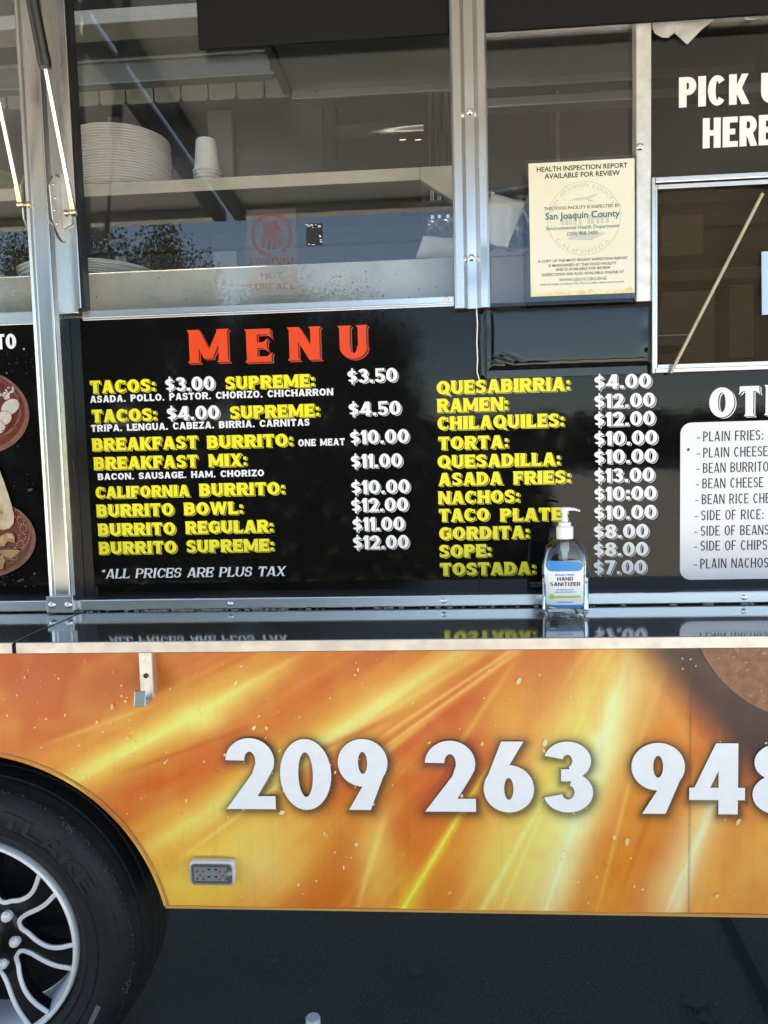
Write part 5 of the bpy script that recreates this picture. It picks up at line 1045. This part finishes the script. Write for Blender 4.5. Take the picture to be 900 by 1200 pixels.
mb = hang([(862, 12), (900, 8), (960, 4), (960, 16), (900, 19), (884, 22), (874, 23), (866, 18)], .0085, '', ''); tag(mb.build('plastic_sheet', m, None, smooth=True), 'small milky plastic scrap along the top edge above the pick-up lettering', 'plastic sheet')

# ------------------------------------------------------------------ hand sanitizer
pb_ = PZ(662.5, 725, CZ-.004); by = float(pb_[1])+.012; CB = CS(by); bxm = X(662.4, 700, by); kx = (X(689.2, 690, by)-X(635.8, 690, by))/2; hz = lambda v: Z(662, v, by)-CB
bot = empty('hand_sanitizer', (bxm, by, CB+.0012), 'clear pump bottle of hand sanitizer with blue and white label on the counter', 'sanitizer bottle')
dz_ = kx*.60
def sq(rx, ry, z, n_=56, e=3.2): return [(rx*abs(cos(a))**(2/e)*(1 if cos(a) >= 0 else -1), ry*abs(sin(a))**(2/e)*(1 if sin(a) >= 0 else -1), z) for a in np.linspace(0, 2*pi, n_+1)[:-1]]
def loft(mb, secs, cap=True):
    n_ = len(secs[0]); vs = [p for s in secs for p in s]
    mb.add(vs, [(k_*n_+i, k_*n_+(i+1) % n_, (k_+1)*n_+(i+1) % n_, (k_+1)*n_+i) for k_ in range(len(secs)-1) for i in range(n_)]+([list(range(n_-1, -1, -1)), list(range((len(secs)-1)*n_, len(secs)*n_))] if cap else []))
H1, H0 = hz(632), hz(662)      # neck, shoulder start
secs = [sq(kx*.86, dz_*.8, 0), sq(kx*.95, dz_*.93, .003), sq(kx*.99, dz_*.98, .009)]+[sq(kx, dz_, z, e=3.2) for z in np.linspace(.016, H0*.93, 6)]
for t_ in np.linspace(.0, 1, 12)[1:]: a = t_*pi/2; secs.append(sq(kx*(.28+.72*cos(a)**.8) if t_ < 1 else kx*.28, dz_*(.42+.58*cos(a)**.8) if t_ < 1 else dz_*.42, H0*.93+(H1-H0*.93)*sin(a)**1.0, e=3.2-1.2*t_))
mb = MB(); loft(mb, secs); part(mb, 'bottle_body', M['bottle'], bot, smooth='auto')
zl = hz(683); secs2 = [sq(kx*.80, dz_*.72, .004), sq(kx*.93, dz_*.90, .008)]+[sq(kx*.955, dz_*.93, z) for z in np.linspace(.016, zl, 5)]
mb = MB(); loft(mb, secs2); part(mb, 'gel', M['gel'], bot, smooth='auto')
mb = MB()
cz0, cz1, cz2 = hz(631), hz(617.5), hz(613); rc = .0158
mb.lathe([(.0005, cz0-.001), (rc, cz0-.001), (rc, cz1-.001), (rc-.001, cz1), (.0118, cz1), (.0118, cz2), (.0108, cz2+.001), (.0005, cz2+.001)], (0, 0, 0), 'z', 40)
cap_ = part(mb, 'cap', M['plastic_white'], bot, smooth='auto')
for i in range(40):
    pass
mb = MB(); zt0, zt1 = hz(613), hz(599); mb.lathe([(.0005, zt0), (.0066, zt0), (.0058, zt0+.006), (.0056, zt1-.006), (.0075, zt1), (.0080, zt1+.003), (.0072, zt1+.0058), (.0005, zt1+.0062)], (0, 0, 0), 'z', 32)
sp0 = [(-.003, .0062, .0066), (.008, .0062, .0060), (.018, .0052, .0050), (.024, .0044, .0040), (.0285, .0038, .0032)]
secs = []
for x, ry, rz in sp0: secs.append([(x, ry*cos(a), zt1+.003-(.0042*max(0, (x-.012)/.016)**1.7)+rz*.62*sin(a)) for a in np.linspace(0, 2*pi, 21)[:-1]])
loft(mb, secs); part(mb, 'pump_head', M['plastic_white'], bot, smooth='auto')
mb = MB(); mb.tube((0, 0, cz0-.026), (0, 0, cz0-.002), .0078, .0088, 20); mb.tube((0, 0, cz0-.042), (0, 0, cz0-.026), .0045, .0060, 16); mb.tube((0, 0, cz0-.042), (.012, -.002, .024), .003, n=12); mb.tube((.012, -.002, .024), (.021, -.004, .004), .003, n=12); part(mb, 'dip_tube', M['tube_plastic'], bot, smooth='auto')
# label wrapped on the front face
def front_y(x): 
    u = min(.999, abs(x)/kx); return -dz_*(1-u**3.2)**(1/3.2)-.0006
def lab(mb, x0, x1, z0, z1, off, r=0., top_slope=0.):
    n_ = 16; m_ = 10; vs = []
    for i in range(n_+1):
        x = x0+(x1-x0)*i/n_; dx = min(x-x0, x1-x); c_ = 0
        if r and dx < r: c_ = r-math.sqrt(max(0, r*r-(r-dx)**2))
        for j in range(m_+1): za, zb_ = z0+(c_ if r else 0), z1-(c_ if r else 0)+top_slope*(i/n_-.5); vs.append((x, front_y(x)-off, za+(zb_-za)*j/m_))
    mb.add(vs, [(i*(m_+1)+j, (i+1)*(m_+1)+j, (i+1)*(m_+1)+j+1, i*(m_+1)+j+1) for i in range(n_) for j in range(m_)])
lx = lambda u: X(u, 690, by-dz_)-bxm; zv_ = lambda v: Z(662, v, by-dz_)-CB
mb = MB(); lab(mb, lx(640.2), lx(684), zv_(713.5), zv_(658), .0002, .010); labo = part(mb, 'label', M['plastic_white'], bot, smooth=True)
mb = MB(); lab(mb, lx(640.2), lx(684), zv_(670.3), zv_(658)-.0003, .0005, .010, -.002)
vs = mb.v; mb.v = [(x, y, max(z, zv_(670.3))) for x, y, z in vs]; part(mb, 'blue_band', M['label_blue'], labo, smooth=True)
mb = MB(); lab(mb, lx(640.2), lx(684), zv_(713.3), zv_(709.6), .0005, .0, .0); mb.v = [(x*(1-.12*max(0, (zv_(711.5)-z)/.004)), y, z) for x, y, z in mb.v]; part(mb, 'blue_foot_band', M['label_blue'], labo, smooth=True)
wz = lambda a, b: (a, front_y(a)-.0009, b)
def labtext(mb, t_, u0, u1, v, cap): put(mb, t_, 'sans', lx(u0), lx(u1), zv_(v), cap*.00153, 0, g=.02, warp=wz)
mb = MB(); labtext(mb, 'HAND', 653, 671.5, 681.0, 4.3); labtext(mb, 'SANITIZER', 645, 680, 687.2, 4.3); part(mb, 'label_lettering', M['ink'], labo)
mb = MB(); labtext(mb, 'RINSE-FREE', 651, 673, 675.6, 2.3); part(mb, 'label_small_lettering', M['label_blue'], labo)
mb = MB()
for u0, u1, v in ((652, 672, 692.5), (650, 675, 695.2), (652.5, 671, 706.8)):
    u = u0
    while u < u1: l = rng.uniform(.7, 2.2); lab(mb, lx(u), lx(min(u1, u+l)), zv_(v), zv_(v-1.3), .0006); u += l+.6
part(mb, 'label_fine_print', M['label_blue'], labo)
mb = MB(); lab(mb, lx(648), lx(680.5), zv_(701.5), zv_(698.8), .0005, .0015); cg = (lx(646.8), zv_(699.8)); mb.add([wz(cg[0], cg[1])]+[wz(cg[0]+.0052*cos(a), cg[1]+.0052*sin(a)) for a in np.linspace(0, 2*pi, 25)[:-1]], [(0, i+1, (i+1) % 24+1) for i in range(24)]); part(mb, 'green_strip', M['label_green'], labo)

# white stub on the ground
pg = PZ(368.5, 1197, .0); st_ = MB(); st_.lathe([(.0005, 0), (.019, 0), (.019, .024), (.0175, .027), (.0005, .0275)], (pg[0], pg[1]-.02, .0005), 'z', 32)
tag(st_.build('pipe_stub', M['plastic_white'], None, smooth='auto'), 'short white plastic pipe stub standing on the asphalt below the truck', 'pipe stub')

# ------------------------------------------------------------------ what the glass and steel reflect: trees, and a leafy block added to darken the board
leaf = mat('tree_leaves', (.035, .052, .02), .6, col2=(.055, .07, .03), nscale=.8); leaf2 = mat('hedge_leaves', (.035, .055, .022), .6, col2=(.02, .035, .014), nscale=3); bark = mat('bark', (.12, .09, .065), .9, noise=.3, nscale=8)
def foliage(mb, c, rad, n_, size, r):
    nb = 26; cl = []
    while len(cl) < nb:
        p = r.uniform(-1, 1, 3)
        if np.linalg.norm(p) < 1: cl.append(p)
    cl = np.array(cl); k_ = cl[r.integers(nb, size=n_)]; q_ = np.array(c)+(k_*.82+r.normal(0, .17, (n_, 3)))*np.array(rad)
    u = r.normal(0, 1, (n_, 3)); u /= np.linalg.norm(u, axis=1)[:, None]; v = np.cross(u, r.normal(0, 1, (n_, 3))); v /= np.linalg.norm(v, axis=1)[:, None]; s_ = (size*r.uniform(.6, 1.5, n_))[:, None]
    vs = np.stack([q_-u*s_-v*s_*.4, q_+u*s_*.2-v*s_*.6, q_+u*s_+v*s_*.3, q_-u*s_*.1+v*s_*.6], 1).reshape(-1, 3)
    mb.add(vs.tolist(), [(4*i, 4*i+1, 4*i+2, 4*i+3) for i in range(n_)])
def tree(x, y, h_, wd, label, seed):
    r = np.random.default_rng(seed); t = empty('broadleaf_tree', (x, y, 0), label, 'tree', 'trees across the lot')
    mb = MB(); mb.tube((0, 0, 0), (.1, 0, h_*.45), .22, .14, 10)
    for k_ in range(6): a = k_*1.05; mb.tube((.05, 0, h_*(.25+.03*k_)), (cos(a)*wd*.35, sin(a)*wd*.35, h_*(.55+.04*k_)), .08, .03, 7)
    mb.build('trunk', bark, t)
    mb = MB(); foliage(mb, (0, 0, h_*.55), (wd/2, wd/2, h_*.45), 30000, .055, r); mb.build('crown', leaf, t)
for i, (x, y, h_, wd, lb) in enumerate(((-11.8, -25, 10.6, 4.5, 'tall broadleaf tree mirrored in the big window, above the short plate stack'), (-8.6, -24, 10.0, 4.2, 'second tall broadleaf tree mirrored in the big window, nearer the caution sticker'), (-15, -26, 9.6, 5, 'broadleaf tree mirrored at the dark left edge of the window'), (-5.6, -26, 8.2, 4.4, 'lower round tree mirrored in the black board beside the title'), (-2.6, -25, 7.2, 4.6, 'low spreading tree mirrored in the black board, last before the open sky'), (-19, -28, 7.4, 6, 'broadleaf tree mirrored left of the truck pillar'))): tree(x, y, h_, wd, lb, 30+i)
hd = MB(); r = np.random.default_rng(5); 
for _ in range(10500):
    q_ = np.array([r.uniform(-9, 1.3), r.uniform(-8.1, -7.1), abs(r.normal(1.0, .45)) % 1.62]); u = r.normal(0, 1, 3); u /= np.linalg.norm(u); v = np.cross(u, r.normal(0, 1, 3)); v /= np.linalg.norm(v); s_ = .09*r.uniform(.6, 1.4)
    hd.add([q_-u*s_, q_-v*s_*.6, q_+u*s_, q_+v*s_*.6], [(0, 1, 2, 3)])
hd.box(-8.9, 1.2, -7.9, -7.3, 0, 1.4); tag(hd.build('hedge', leaf2), 'dark clipped hedge across the lot, mirrored in the black menu board', 'hedge')
fw = MB(); r = np.random.default_rng(9)
for _ in range(7000):
    q_ = np.array([r.uniform(-70, 70), r.uniform(-75, -68), r.uniform(.2, 4.4)]); u = r.normal(0, 1, 3); u /= np.linalg.norm(u); v = np.cross(u, r.normal(0, 1, 3)); v /= np.linalg.norm(v); s_ = .75*r.uniform(.5, 1.4)
    fw.add([q_-u*s_, q_-v*s_*.6, q_+u*s_, q_+v*s_*.6], [(0, 1, 2, 3)])
tag(fw.build('distant_treeline', leaf2), 'distant dark line of trees at the far edge of the lot', 'trees', kind='stuff')
